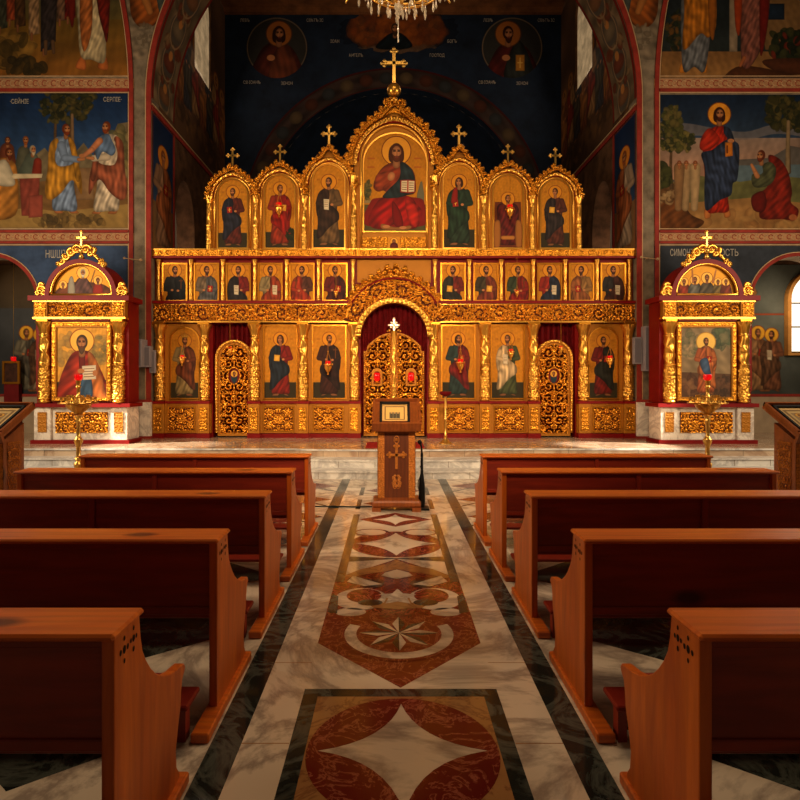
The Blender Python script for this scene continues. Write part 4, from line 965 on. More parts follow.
# aisle window
wcx = at(813, 300, 13.6)[0]; wz0 = at(800, 353, 13.6)[2]; wz1 = at(800, 300, 13.6)[2]; hw = wcx-at(787, 300, 13.6)[0]
ws = [(wcx-hw, wz0), (wcx+hw, wz0), (wcx+hw, wz1)]+arc(wcx, wz1, hw, 0, PI, 20)[1:]
g = MB(); g.prism(ws, [], 13.555, 13.57, 'y'); win3 = tag(g.build('window_3', [DAYGLASS]), kind='structure')
fm = MB(); big = [(wcx-hw-.08, wz0-.06), (wcx+hw+.08, wz0-.06), (wcx+hw+.08, wz1)]+arc(wcx, wz1, hw+.08, 0, PI, 20)[1:]
fm.prism(big, [ws], 13.44, 13.58, 'y'); fm.build('window_frame', [m_plain('ochre_reveal', (196, 140, 72), .7)], win3)
bm_ = MB()
for z in (wz0+.02, wz0+.6, wz0+1.15): bm_.box(wcx-hw, wcx+hw, 13.53, 13.555, z-.015, z+.015)
for x in (wcx-hw*.35, wcx+hw*.35): bm_.box(x-.015, x+.015, 13.53, 13.555, wz0, wz1+hw*.8)
bm_.build('glazing_bar', [BLACK], win3)

# ================================================================== ICONOSTASIS
IY = 12.42; SI = 12.35/FPX
U = lambda px: (px-391)*SI
V = lambda py: 1.6-(py-381)*SI
def mir(px): return 788-px
ico = empty('iconostasis', (U(394), IY, PF), 'tall carved gilded icon screen with red curtains, standing on the marble platform', 'altar screen')
body = MB()
RA = arc(U(394), V(337), 33.5*SI, PI, 0, 32)
bp = [(U(154), PF), (U(212), PF), (U(212), V(323)), (U(250), V(323)), (U(250), PF), (U(360.5), PF)]+RA+[(U(427.5), PF), (U(538), PF), (U(538), V(323)), (U(576), V(323)), (U(576), PF), (U(634), PF), (U(634), V(254)), (U(154), V(254))]
body.prism(bp, [], IY, IY+.2, 'y'); body.build('screen_wall', [REDP], ico)
# gold field boards between columns
for a, b in ((164, 202), (258, 301), (307, 351)):
    for p, q in ((a, b), (mir(b), mir(a))): gb = MB(); gb.box(U(p), U(q), IY-.012, IY, V(401.5), V(323.5)); gb.build('gold_field', [GOLDF], ico)
gb = MB(); gb.box(U(357), U(431), IY-.012, IY, V(282), V(259)); gb.build('gold_field', [GOLDF], ico)
# dado
for a, b in ((154, 211), (251, 361)):
    for p, q in ((a, b), (mir(b), mir(a))):
        d = MB(); d.box(U(p), U(q), IY-.10, IY, PF+.10, V(403.5)); d.build('dado', [GOLDF], ico)
        d = MB(); d.box(U(p), U(q), IY-.13, IY, PF, PF+.09); d.box(U(p)-.01, U(q)+.01, IY-.14, IY, V(403.5), V(401)); d.build('plinth', [REDP], ico)
for cx_, hw_ in ((182, 12.5), (279, 14), (328.5, 14)):
    for x in (cx_, mir(cx_)):
        f = MB(); f.box(U(x-hw_-1.5), U(x+hw_+1.5), IY-.112, IY-.10, V(431.5), V(406)); f.build('panel_frame', [GOLD], ico)
        f = MB(); f.box(U(x-hw_), U(x+hw_), IY-.116, IY-.112, V(430), V(407.5)); f.build('panel_ground', [BOLE], ico)
        ox, oz = U(x), V(418.8); hh = 11.3*SI
        def pf(X, Z, ox=ox, oz=oz, hh=hh):
            ax = np.abs(X-ox); az = np.abs(Z-oz); r = np.hypot(ax, az)
            ros = (.5+.5*np.cos(8*np.arctan2(az, ax)+0))*(r < .075)
            return np.where(r < .075, .3+.7*ros, np.maximum(arab(ax+.02, az+.02, .20, 4.2), .9*(np.abs(r-.085) < .012)))
        relief('carved_panel', U(x-hw_), U(x+hw_), V(430), V(407.5), IY-.116, .035, pf, GOLD, ico, .010, .28)
# columns on pedestals
COLX = [160, 205, 255, 303.5, 354.5]
colm = None; pedm = None; prl = None
for px in COLX+[mir(q) for q in COLX]:
    x = U(px)
    if colm is None:
        x0_ = x
        colm = carved_column('column', .084, V(401), V(325), GOLDL, ico, x, IY-.09)
        ab = MB(); ab.box(x-.12, x+.12, IY-.20, IY+.0, V(325), V(322.6)); abm = ab.build('abacus', [GOLD], colm)
        pd = MB(); pd.bbox(x-.12, x+.12, IY-.19, IY-.1, PF+.10, V(403.5), .005); pedm = pd.build('pedestal', [GOLDF], ico)
        pr = relief('carved_strip', x-.075, x+.075, V(430), V(407.5), IY-.195, .03, lambda X, Z: arab(np.abs(X-x), Z, .085, 3.2), GOLD, pedm, .010, .1)
        pb = MB(); pb.box(x-.135, x+.135, IY-.205, IY-.1, PF, PF+.10); pbm = pb.build('pedestal_foot', [REDP], pedm)
        ps_ = MB(); ps_.box(x-.135, x+.135, IY-.205, IY-.1, V(403.5), V(401)); ps_.build('pedestal_cap', [REDP], pedm)
    else:
        for src in (colm, pedm):
            cc = copy_tree(src, ico); cc.location = (x-x0_, 0, 0)
# friezes
for p, q in ((154, 356), (432, 634)):
    fb = MB(); fb.box(U(p), U(q), IY-.10, IY, V(322.5), V(303)); fb.build('frieze_board', [BOLE], ico)
    relief('carved_frieze', U(p)+.01, U(q)-.01, V(320.8), V(305), IY-.10, .045, lambda X, Z: vine(X, Z-V(320.8), V(305)-V(320.8)), GOLD, ico, .0105, .27)
    rl = MB()
    rl.box(U(p), U(q), IY-.14, IY-.1, V(322.8), V(321.2)); rl.box(U(p), U(q), IY-.13, IY-.1, V(305), V(304.2)); rl.build('moulding', [GOLDL], ico)
    rl = MB(); rl.box(U(p)-.02, U(q), IY-.17, IY, V(304), V(301.2)); rl.build('rail', [REDP], ico)
# middle tier colonnettes
MC = [158, 190.5, 222.5, 254.5, 286.5, 318.5, 353]; mcm = None
for px in MC+[mir(q) for q in MC]:
    x = U(px)
    if mcm is None: x0_ = x; mcm = carved_column('colonnette', .034, V(301.3), V(259.5), GOLDL, ico, x, IY-.05, 24, .016)
    else: cc = mcm.copy(); COL.objects.link(cc); cc.parent = ico; cc.location = (x-x0_, 0, 0)
# top cornice
cb = MB(); cb.box(U(153), U(635), IY-.16, IY+.2, V(257), V(250.5)); cb.build('cornice_board', [BOLE], ico)
relief('cornice_carving', U(153), U(635), V(257), V(250.8), IY-.16, .03, lambda X, Z: vine(X, Z-V(257), V(250.8)-V(257)), GOLD, ico, .010, .25)
rl = MB(); rl.box(U(152.5), U(635.5), IY-.18, IY-.1, V(259), V(257)); rl.build('cornice_rail', [REDP], ico)
rl = MB(); rl.box(U(152.5), U(635.5), IY-.19, IY+.2, V(250.8), V(249.8)); rl.build('cornice_top', [GOLDL], ico)
# great arch over the royal doors
ac_x, ac_z = U(394), V(337)
def ringpath(r, a0, a1, n=80, rz=None): return arc(ac_x, ac_z, r*SI, a0, a1, n, (rz or r)*SI)
ab_ = MB(); o_ = ringpath(52, PI-.28, .28, 60, 58); i_ = ringpath(33.5, 0.0, PI, 60)
ab_.prism([(U(350), V(322.6))]+o_+[(U(438), V(322.6)), (U(427.5), V(322.6))]+[p for p in ringpath(33.5, .44, PI-.44, 60)]+[(U(360.5), V(322.6))], [], IY-.15, IY, 'y'); ab_.build('arch_board', [BOLE], ico)
def bandf(w, a):
    return lambda S_, T: np.maximum(vine(S_, T, w), 0)
path_relief('arch_carving', ringpath(39, PI-.36, .36, 90, 39), 17.5*SI, IY-.15, .05, bandf(17.5*SI, 0), GOLD, ico, solid=0, thr=.28)
path_relief('arch_inner_band', ringpath(33.2, PI, 0, 90), 5.4*SI, IY-.17, .03, lambda S_, T: .35+.65*(.5+.5*np.cos(S_*70))*np.sin(PI*T/(5.4*SI)), GOLDL, ico, solid=.02, thr=.0)
rr = MB(); rr.tube([(p[0], IY-.17, p[1]) for p in ringpath(39, PI-.3, .3, 50)], .012, 6); rr.tube([(p[0], IY-.17, p[1]) for p in ringpath(51.5, PI-.62, .62, 50, 58)], .022, 6); rr.build('arch_moulding', [REDP], ico, smooth=True)
def lobes(w, per, base=.62):
    return lambda S_, T: T < w*(base+(1-base)*np.abs(np.cos(PI*S_/per)))
w_ = 12*SI
path_relief('arch_cresting', ringpath(52.5, PI-.62, .62, 90, 59), w_, IY-.12, .05, lambda S_, T: np.maximum(arab(S_, T, w_*.8, 3.0), .5*(T < .03)), GOLD, ico, outer=lobes(w_, .16, .5), solid=.02, thr=.3,
            taper=lambda t: .62+.6*np.exp(-((t-.5)/.13)**2))
# curtains
def curtain(name, x0, x1, z0, z1, y, folds, label=None):
    nx = 90; X, Z = np.meshgrid(np.linspace(x0, x1, nx), np.linspace(z1, z0, 24)); t = (X-x0)/(x1-x0)
    Yv = y+.03*np.sin(t*folds*2*PI+.7*np.sin(t*9))*(1+.15*np.sin(Z*3))
    grid_obj(name, np.stack([X, Yv, Z], -1), VELVET, ico, flip=True, solid=.006, label=label)
curtain('curtain', U(359), U(429), PF+.02, V(300), IY+.17, 13); curtain('curtain', U(210), U(252), PF+.02, V(321), IY+.17, 8); curtain('curtain', U(536), U(578), PF+.02, V(321), IY+.17, 8)
# side doors
def side_door(cx):
    w = 16.5*SI; zs = V(358.5); x = U(cx)
    ol = [(x-w, PF+.03), (x-w, zs)]+arc(x, zs, w, PI, 0, 24)[1:]+[(x+w, PF+.03)]
    il = [(x-w+.055, PF+.10), (x-w+.055, zs)]+arc(x, zs, w-.055, PI, 0, 24)[1:]+[(x+w-.055, PF+.10)]
    m = MB(); m.prism(ol, [il], IY+.0, IY+.05, 'y'); d = m.build('door_leaf', [GOLDF], ico, label='round-topped gold side door')
    def hf(X, Z): 
        ax = np.abs(X-x); zz = Z-PF
        ov = np.hypot((X-x)/.12, (Z-(PF+1.30))/.16)
        h = arab(ax+.01, zz, .24, 4.2); h = np.maximum(h, .9*(ax < .012))
        return np.where(ov < 1, .0, np.where(ov < 1.2, 1., h))
    def mk(X, Z): return (np.abs(X-x) < w-.03) & ((Z < zs) | (np.hypot(X-x, Z-zs) < w-.03))
    relief('openwork', x-w, x+w, PF+.08, zs+w, IY+.015, .045, hf, GOLD, d, .0105, .29, mk, solid=.015)
    c = Cv(-.13, .13, -.17, .17, 240, (120, 26, 22)); c.ell(0, .02, .07, .13, (40, 60, 70)); head(c, 0, -.05, .036, (60, 34, 20), 1, (226, 170, 70), 1)
    c.mesh('oval_icon', lambda X, Y_: np.stack([x+X, np.full_like(X, IY+.012), PF+1.30-Y_], -1), PAINT, d, maskf=lambda a, b: np.hypot(a/.125, b/.165) < 1)
    path_relief('door_edge_carving', [(x-w, PF+.1), (x-w, zs)]+arc(x, zs, w, PI, 0, 40)[1:]+[(x+w, PF+.1)], .05, IY-.005, .03, lambda S_, T: .3+.7*(.5+.5*np.cos(S_*90))*np.sin(PI*np.clip(T/.05, 0, 1)), GOLDL, d, solid=.01, thr=0)
    k = MB(); k.ball((x+w*.82, IY-.03, PF+1.02), .02); k.build('door_knob', [BRASS], d, smooth=True)
side_door(233.2); side_door(mir(233.2))
# royal doors
for sgn in (-1, 1):
    xi, xo = U(394)+sgn*.045, U(394)+sgn*30.5*SI
    z_in, z_out = V(332.5), V(351)
    def top(t): return z_out+(z_in-z_out)*math.sin(PI/2*min(1, max(0, t)))**.8 if t > .12 else z_out
    ol = [(xo, PF+.03)]+[(xo+(xi-xo)*t, top(t)) for t in np.linspace(0, 1, 22)]+[(xi, PF+.03)]
    cxm = (xi+xo)/2; hw_ = abs(xi-xo)/2-.05
    il = [(cxm-sgn*-hw_, PF+.1)]+[]
    il = [(xo-sgn*.05, PF+.1)]+[(xo-sgn*.05+(xi+sgn*.05-(xo-sgn*.05))*t, top(t*.9+.07)-.06) for t in np.linspace(0, 1, 20)]+[(xi+sgn*.05, PF+.1)]
    m = MB(); m.prism(ol, [il], IY-.02, IY+.03, 'y'); d = m.build('royal_door_leaf', [GOLDF], ico, label='%s leaf of the pierced gold central doors' % ('left' if sgn < 0 else 'right'))
    nx0, nz0 = U(394)+sgn*17*SI, V(377)
    def hf(X, Z):
        u = np.abs(X-cxm); h = np.maximum(arab(u+.01, Z-PF, .23, 4.2), .8*(u < .01))
        nn = np.maximum(np.abs(X-nx0)/.115, np.abs(Z-nz0)/.19); return np.where(nn < 1, 0.0, h)
    def mk(X, Z):
        t = (X-xo)/(xi-xo); tt = np.clip(t, 0, 1); zt = z_out+(z_in-z_out)*np.sin(PI/2*np.clip(tt, .001, 1))**.8
        return (t > .04) & (t < .96) & (Z < np.where(t > .12, zt, z_out)-.03)
    relief('openwork', min(xi, xo), max(xi, xo), PF+.08, z_in, IY-.012, .045, hf, GOLD, d, .0105, .29, mk, solid=.015)
    nw = .115; f = MB(); o1 = [(nx0-nw, nz0-.19), (nx0+nw, nz0-.19), (nx0+nw, nz0+.08)]+arc(nx0, nz0+.08, nw, 0, PI, 14)[1:]
    i1 = [(nx0-.07, nz0-.14), (nx0+.07, nz0-.14), (nx0+.07, nz0+.05)]+arc(nx0, nz0+.05, .07, 0, PI, 14)[1:]
    f.prism(o1, [i1], IY-.05, IY+.0, 'y'); f.prism(i1, [], IY-.005, IY+.0, 'y', 1); f.build('niche_frame', [GOLDF, REDP], d)
    ec = MB(); 
    for k in range(40): z = PF+.1+k*(z_out-PF-.1)/40; ec.ball((xo-sgn*.02, IY-.03, z), .02, 0, 6)
    ec.build('beaded_edge', [GOLDL], d, smooth=True)
    hs = MB(); hs.ball((xi+sgn*.05, IY-.03, z_in+.05), .03); hs.ball((xi+sgn*.09, IY-.03, z_in+.03), .02); hs.build('leaf_finial', [GOLDL], d, smooth=True)
cp = carved_column('door_post', .04, PF+.03, V(331), GOLDL, ico, U(394), IY-.05, 28, .016)
cm = MB(); z_ = V(331); x_ = U(394)
cm.box(x_-.018, x_+.018, IY-.07, IY-.035, z_, V(318.5)); zc = V(325); cm.box(x_-.10, x_+.10, IY-.07, IY-.035, zc-.018, zc+.018)
for ex, ez in ((x_-.1, zc), (x_+.1, zc), (x_, V(318.5)), (x_-.06, zc-.05), (x_+.06, zc-.05), (x_-.05, zc+.05), (x_+.05, zc+.05)): cm.ball((ex, IY-.052, ez), .03, 0, 8)
cm.build('door_cross', [m_gold('pale_silver_gilt', (236, 206, 168), .3, .9)], ico)
# ---- upper tier of arched frames
TX = [208.4, 255.3, 304, 353.5]; TX = TX+[mir(q) for q in TX]
ARCH = [(231.8, 20.5, 196, 177, 165, 148.5), (279.5, 21.5, 192, 173, 161, 145), (328.7, 22, 184, 162, 145, 125.5)]   # cx, half, spring, inner top, crest apex, cross top
tcm = None
for px in TX:
    x = U(px); big = px in (353.5, mir(353.5))
    if tcm is None: x0_ = x; tcm = carved_column('upper_column', .05, V(249.8), V(196), GOLDL, ico, x, IY-.02, 32, .016)
    elif not big: cc = tcm.copy(); COL.objects.link(cc); cc.parent = ico; cc.location = (x-x0_, 0, 0)
    else: carved_column('upper_column', .058, V(249.8), V(176), GOLDL, ico, x, IY-.02, 32, .016)
def ogee(cx, hw, zs, zt, ztip, n=60):
    """outline of round arch with a small pointed tip, from left foot to right foot (clockwise)"""
    pts = []
    for i in range(n+1):
        a = PI-PI*i/n; x = hw*math.cos(a); z = (zt-zs)*math.sin(a)
        tip = (ztip-zt)*math.exp(-(x/(hw*.22))**2); pts.append((cx+x, zs+z+tip))
    return pts
def arch_frame(cx, hw, spring, top, apex, crosst, wcol=4, mainsz=1.0, footz=249.5):
    x = U(cx); zs = V(spring); zt = V(top); H = hw*SI
    # back board, gold, arched
    zo = V(apex)-.06-.08*mainsz
    bo = [(x-H-.05, V(footz)), (x-H-.05, zs)]+ogee(x, H+.05, zs, zo, zo+.03, 40)[1:-1]+[(x+H+.05, zs), (x+H+.05, V(footz))]
    b = MB(); b.prism(bo, [], IY, IY+.1, 'y'); b.build('arch_panel', [GOLDF], ico)
    # red fillet, inner gold moulding
    Hi = H-.055*mainsz; f = MB(); ip = [(x-Hi, V(footz))]+[(x-Hi, zs)]+arc(x, zs, Hi, PI, 0, 36, zt-zs)[1:]+[(x+Hi, V(footz))]
    f.tube([(p[0], IY-.015, p[1]) for p in ip], .018*mainsz, 6); f.build('inner_moulding', [GOLDL], ico, smooth=True)
    f = MB(); ip2 = arc(x, zs, H-.02, PI, 0, 36, zt-zs+.04*mainsz); f.tube([(p[0], IY-.012, p[1]) for p in ip2], .014*mainsz, 6); f.build('red_fillet', [REDP], ico, smooth=True)
    # arch band + cresting
    w1 = (V(apex)-V(top))*.42
    p1 = ogee(x, H+.0, zs-.06*mainsz, zt+.035*mainsz, zt+.05*mainsz)
    path_relief('arch_band', p1, .055*mainsz, IY-.01, .035, lambda S_, T: .35+.65*(.5+.5*np.cos(S_*60))*np.sin(PI*np.clip(T/(.055*mainsz), 0, 1)), GOLDL, ico, solid=.02, thr=0)
    p2 = ogee(x, H+.05*mainsz, zs-.06*mainsz, zt+.09*mainsz, V(apex)-.10*mainsz)
    wc = .135*mainsz
    path_relief('cresting', p2, wc, IY-.03, .06, lambda S_, T: np.maximum(arab(S_+.02, T, wc*.62, 2.8), .6*(T < .022)), GOLD, ico, outer=lobes(wc, .10*mainsz, .45), solid=.025, thr=.34, step=.010,
                taper=lambda t: .8+.25*np.exp(-((t-.5)/.06)**2)+.15*np.exp(-(t/.06)**2)+.15*np.exp(-((1-t)/.06)**2))
    if mainsz < 1.5:
        cmb = MB(); zb = V(apex)-.05; cmb.lathe(x, IY, [(.05, zb-.03), (.03, zb+.02), (.012, zb+.05), (.02, zb+.07), (.01, zb+.1)], 10)
        cross_mb(cmb, x, IY, zb+.07, V(crosst)-zb-.07, .11); cmb.build('finial_cross', [BRASS], ico, smooth=False)
for a in ARCH:
    arch_frame(*a); arch_frame(mir(a[0]), *a[1:])
arch_frame(394, 37.5, 160, 124, 98, 49, mainsz=1.7)
path_relief('arch_band_outer', ogee(U(394), 37*SI+.10, V(162), V(116), V(112)), .10, IY-.02, .04, lambda S_, T: vine(S_, T, .10), GOLD, ico, solid=0, thr=.1)
cmb = MB(); zb = V(96.5); x = U(394); cmb.lathe(x, IY-.02, [(.10, zb-.10), (.075, zb-.02), (.05, zb+.02)]+[(.15*math.sin(q), zb+.15-.15*math.cos(q)) for q in np.linspace(.35, PI-.2, 12)]+[(.03, zb+.31), (.045, zb+.33), (.02, zb+.36)], 20)
cmb.build('orb', [GOLDL], ico, smooth=True)
cmb = MB(); cross_mb(cmb, x, IY-.02, V(82), V(50)-V(82), .095); cmb.build('finial_cross', [BRASS], ico, label='tall trefoil cross at the summit')
rl = MB(); rl.box(U(360), U(428), IY-.04, IY, V(248.5), V(235.5)); rl.build('predella', [GOLDF], ico)
relief('predella_carving', U(362), U(426), V(247), V(237), IY-.042, .03, lambda X, Z: np.where(np.abs(X-U(394)) < .13, 0, arab(np.abs(X-U(394))+.02, Z-V(247), .2, 3.6)), GOLD, ico, .0105, .12)
c = Cv(-6, 6, -5.5, 5.5, 8, (214, 150, 52), 1); head(c, 0, -.6, 2, (80, 40, 20), 1, (230, 170, 70), 1); c.stroke([(0, 4), (0, 6)], 4, 4, (110, 40, 30))
c.mesh('predella_icon', lambda X, Y_: np.stack([U(394)+X*SI, np.full_like(X, IY-.048), V(242)-Y_*SI], -1), PAINT, ico)

# ---- icons: every one a thing of its own (painting on a board, gilded frame)
def icon(px0, px1, py0, py1, paintf, label, group, arch=0, y=None, res=3.4, fw=1.3, framem=None, bg=(198, 134, 38)):
    """panel in photo-scale units on the screen plane"""
    y = IY-.03 if y is None else y
    cx = (px0+px1)/2; root = empty('icon', (U(cx), y, V(py1)), label, 'icon', group)
    c = Cv(px0, px1, py0, py1, res, bg, 1); c.mottle(.05, 1.2, int(px0))
    paintf(c, cx, py0, py1)
    mk = None; hw = (px1-px0)/2
    if arch:
        mk = lambda X, Y_: (Y_ > py0+arch) | (((X-cx)/hw)**2+((Y_-py0-arch)/arch)**2 < 1)
    c.mesh('painted_panel', lambda X, Y_: np.stack([U(X), np.full_like(X, y), V(Y_)], -1), PAINT, root, maskf=mk)
    ow = fw*SI
    if arch:
        inn = [(U(px0), V(py1)), (U(px0), V(py0+arch))]+arc(U(cx), V(py0+arch), hw*SI, PI, 0, 26, arch*SI)[1:]+[(U(px1), V(py1))]
        out_ = [(U(px0)-ow, V(py1)-ow), (U(px0)-ow, V(py0+arch))]+arc(U(cx), V(py0+arch), hw*SI+ow, PI, 0, 26, arch*SI+ow)[1:]+[(U(px1)+ow, V(py1)-ow)]
    else:
        inn = [(U(px0), V(py1)), (U(px0), V(py0)), (U(px1), V(py0)), (U(px1), V(py1))]
        out_ = [(U(px0)-ow, V(py1)-ow), (U(px0)-ow, V(py0)+ow), (U(px1)+ow, V(py0)+ow), (U(px1)+ow, V(py1)-ow)]
    f = MB(); f.prism(out_, [inn], y-.018, y+.018, 'y'); f.build('frame', [framem or GOLD], root)
    b = MB(); b.prism(out_, [], y+.004, y+.018, 'y'); b.build('board', [GOLDD], root)
    return root
def ground(c, y, col=(62, 50, 26)):
    c.poly([(c.x0, y), (c.x1, y), (c.x1, c.y1), (c.x0, c.y1)], col, edge=0)
    c.stroke([(c.x0, y), (c.x1, y)], .25, .25, (150, 110, 50), shade=0)
def letters(c, cx, y, w):
    for q in (-1, 1):
        for k in range(3): c.stroke([(cx+q*w+k*1.0-1, y), (cx+q*w+k*1.0-1, y+1.3)], .18, .18, (130, 60, 24), shade=0, op=.8)
def P_stand(robe, cloak, item='book', side=1, beard=1, hair=(70, 42, 24), long=0, crown=0, gy=.78, hf=.87, extra=None):
    def f(c, cx, y0, y1):
        H = y1-y0; ground(c, y0+H*gy, (58, 50, 28)); h = H*hf
        saint(c, cx, y1-H*.035, h, robe, cloak, hair, beard, (218, 148, 44), item, side, 1, long, fold=1)
        letters(c, cx, y0+H*.17, (c.x1-c.x0)*.34)
        if crown: crownpiece(c, cx, y1-H*.035-h*.905, h*.054)
        if extra: extra(c, cx, y0, y1)
    return f
def P_half(robe, cloak, item='book', side=1, beard=1, hair=(70, 42, 24), long=0):
    def f(c, cx, y0, y1):
        H = y1-y0; h = H*1.72
        saint(c, cx, y0+H*.055+h*.965, h, robe, cloak, hair, beard, (218, 148, 44), item, side, 1, long, fold=1); letters(c, cx, y0+H*.14, (c.x1-c.x0)*.36)
    return f
GM = 'full-length icons in the lower tier of the gold screen'
icon(170, 198, 328, 398, P_stand((150, 128, 84), (120, 66, 40), 'cross', 1, 1, (90, 56, 30), 0, 1), 'lower-tier icon of a crowned saint in pale robe, left of the left gold side door', GM, 13)
icon(264, 296, 326, 398, P_stand((132, 34, 26), (38, 46, 56), 'gold_book', -1, 0, (90, 50, 24), 1), 'lower-tier icon of dark-cloaked figure holding a small gold box, right of left side door', GM)
icon(313, 345, 326, 398, P_stand((70, 36, 28), (52, 30, 26), 'cross', 1, 1), 'lower-tier icon of dark brown robed saint, immediately left of the central doors', GM)
icon(442.5, 474.5, 326, 398, P_stand((44, 62, 58), (122, 30, 26), 'book', 1, 1, (70, 40, 20), 1), 'lower-tier icon of saint in green and crimson, just right of central doors', GM)
icon(492, 524, 326, 398, P_stand((78, 84, 52), (206, 176, 132), 'scroll', -1, 1, (90, 60, 34)), 'lower-tier icon of saint in cream draped cloak, left of the right gold side door', GM)
icon(590, 618, 328, 398, P_stand((120, 34, 26), (48, 48, 40), 'book', 1, 1), 'lower-tier icon of saint in red and dark green, right of the right side door', GM, 13)
GMI = 'half-length icons in the middle tier'
mid = [((40, 40, 40), (30, 32, 34), 1, 1, 'cross', 'near-black cloak, far left of the row'), ((120, 100, 78), (96, 92, 90), 1, 2, 'book', 'grey-tan cloak with a red book, second from left'), ((122, 34, 28), (46, 40, 40), -1, 1, 'scroll', 'black cloak over red with open pages, third from left'),
       ((150, 130, 90), (158, 66, 36), 1, 2, 'scroll', 'tan and orange robe, fourth from left'), ((96, 56, 44), (168, 60, 34), -1, 1, 'cross', 'bright orange cloak, fifth from left'), ((112, 36, 30), (84, 36, 32), 1, 1, 'book', 'maroon cloak, just left of the great gold arch')]
for k, (r1, r2, sd, bd, it, lb) in enumerate(mid):
    px = 174+k*31.9+(1.2 if k == 5 else 0); icon(px-11.2, px+11.2, 264, 299.7, P_half(r1, r2, it, sd, bd), 'middle-tier icon, %s' % lb, GMI, 0, IY-.02, 4.2, 1.6, GOLD)
mid = [((120, 40, 30), (52, 50, 40), -1, 1, 'gold_book', 'dark green cloak with gold book, just right of the great gold arch'), ((70, 60, 42), (128, 60, 40), 1, 1, 'gold_book', 'brown cloak over a light book, second right of the arch'), ((60, 70, 48), (140, 36, 26), 1, 1, 'cross', 'green and crimson robes, third right of the arch'),
       ((150, 44, 28), (44, 50, 66), 1, 1, 'scroll', 'red tunic and blue cloak, fourth right of the arch'), ((150, 110, 60), (160, 96, 50), -1, 2, 'book', 'tan and ochre robe, second from far right'), ((52, 46, 42), (84, 46, 34), 1, 1, 'scroll', 'dark robe with white scroll, far right of the row')]
for k, (r1, r2, sd, bd, it, lb) in enumerate(mid):
    px = mir(174+(5-k)*31.9+(1.2 if k == 0 else 0)); icon(px-11.2, px+11.2, 264, 299.7, P_half(r1, r2, it, sd, bd), 'middle-tier icon, %s' % lb, GMI, 0, IY-.02, 4.2, 1.6, GOLD)
GT = 'arched icons in the top tier'
def bush(c, cx, y0, y1): c.blobs(cx+10, y1-13, 3.4, 6, 40, 1.6, [(56, 60, 30), (40, 46, 26)], .9, 3)
icon(217.5, 246.5, 179, 247, P_stand((96, 40, 30), (44, 44, 56), 'book', -1, 1, (80, 50, 30)), 'top-tier arched icon of saint in maroon and slate holding red book, far left', GT, 14.5, IY-.012, 3.6, 1.2, GOLDL)
icon(265, 294, 175, 247, P_stand((150, 54, 30), (156, 34, 22), 'gold_book', 1, 1, (90, 46, 22), extra=bush), 'top-tier arched icon of red-robed saint beside a bush, second from left', GT, 14.5, IY-.012, 3.6, 1.2, GOLDL)
icon(313, 344, 164, 247, P_stand((112, 84, 52), (64, 44, 34), 'scroll', -1, 1, hf=.84), 'top-tier arched icon of brown-robed saint with white scroll, left of central icon', GT, 15.5, IY-.012, 3.6, 1.2, GOLDL)
icon(444, 475, 164, 247, P_stand((44, 62, 46), (40, 62, 44), 'book', -1, 0, (70, 36, 20), 1, hf=.84, extra=lambda c, cx, a, b: c.poly([(cx-6, a+25), (cx-2, a+23), (cx-2, a+36), (cx-8, a+38)], (150, 34, 26), smooth=1)), 'top-tier arched icon of green-robed figure, right of the central icon', GT, 15.5, IY-.012, 3.6, 1.2, GOLDL)
def P_group(c, cx, y0, y1):
    c.poly([(cx-13, y1-46), (cx+13, y1-46), (cx+14, y1), (cx-14, y1)], (116, 52, 32), edge=.2, smooth=0, op=.9)
    c.poly([(cx-11, y1-40), (cx-5, y1-45), (cx+5, y1-45), (cx+11, y1-38), (cx+10, y1-18), (cx+12, y1-4), (cx-12, y1-4), (cx-10, y1-18)], (104, 34, 30), smooth=1, fold=(1, .2, .3)); head(c, cx, y1-49, 3.3, (90, 50, 26), 1, (218, 148, 44), 1)
    for q in (-1, 1): c.poly([(cx+q*8, y1-26), (cx+q*14, y1-24), (cx+q*14, y1-2), (cx+q*8, y1-2)], (170, 110, 50), smooth=1)
    c.stroke([(cx-5, y1-10), (cx+5, y1-10)], 2, 2, (196, 130, 60))
icon(494, 523, 175, 247, P_group, 'top-tier arched icon of an enthroned dark red figure, second right of the central icon', GT, 14.5, IY-.012, 3.6, 1.2, GOLDL)
icon(541.5, 570.5, 179, 247, P_stand((92, 48, 34), (56, 46, 44), 'gold_book', -1, 0, (70, 40, 22)), 'top-tier arched icon of young saint in brown and black, far right', GT, 14.5, IY-.012, 3.6, 1.2, GOLDL)
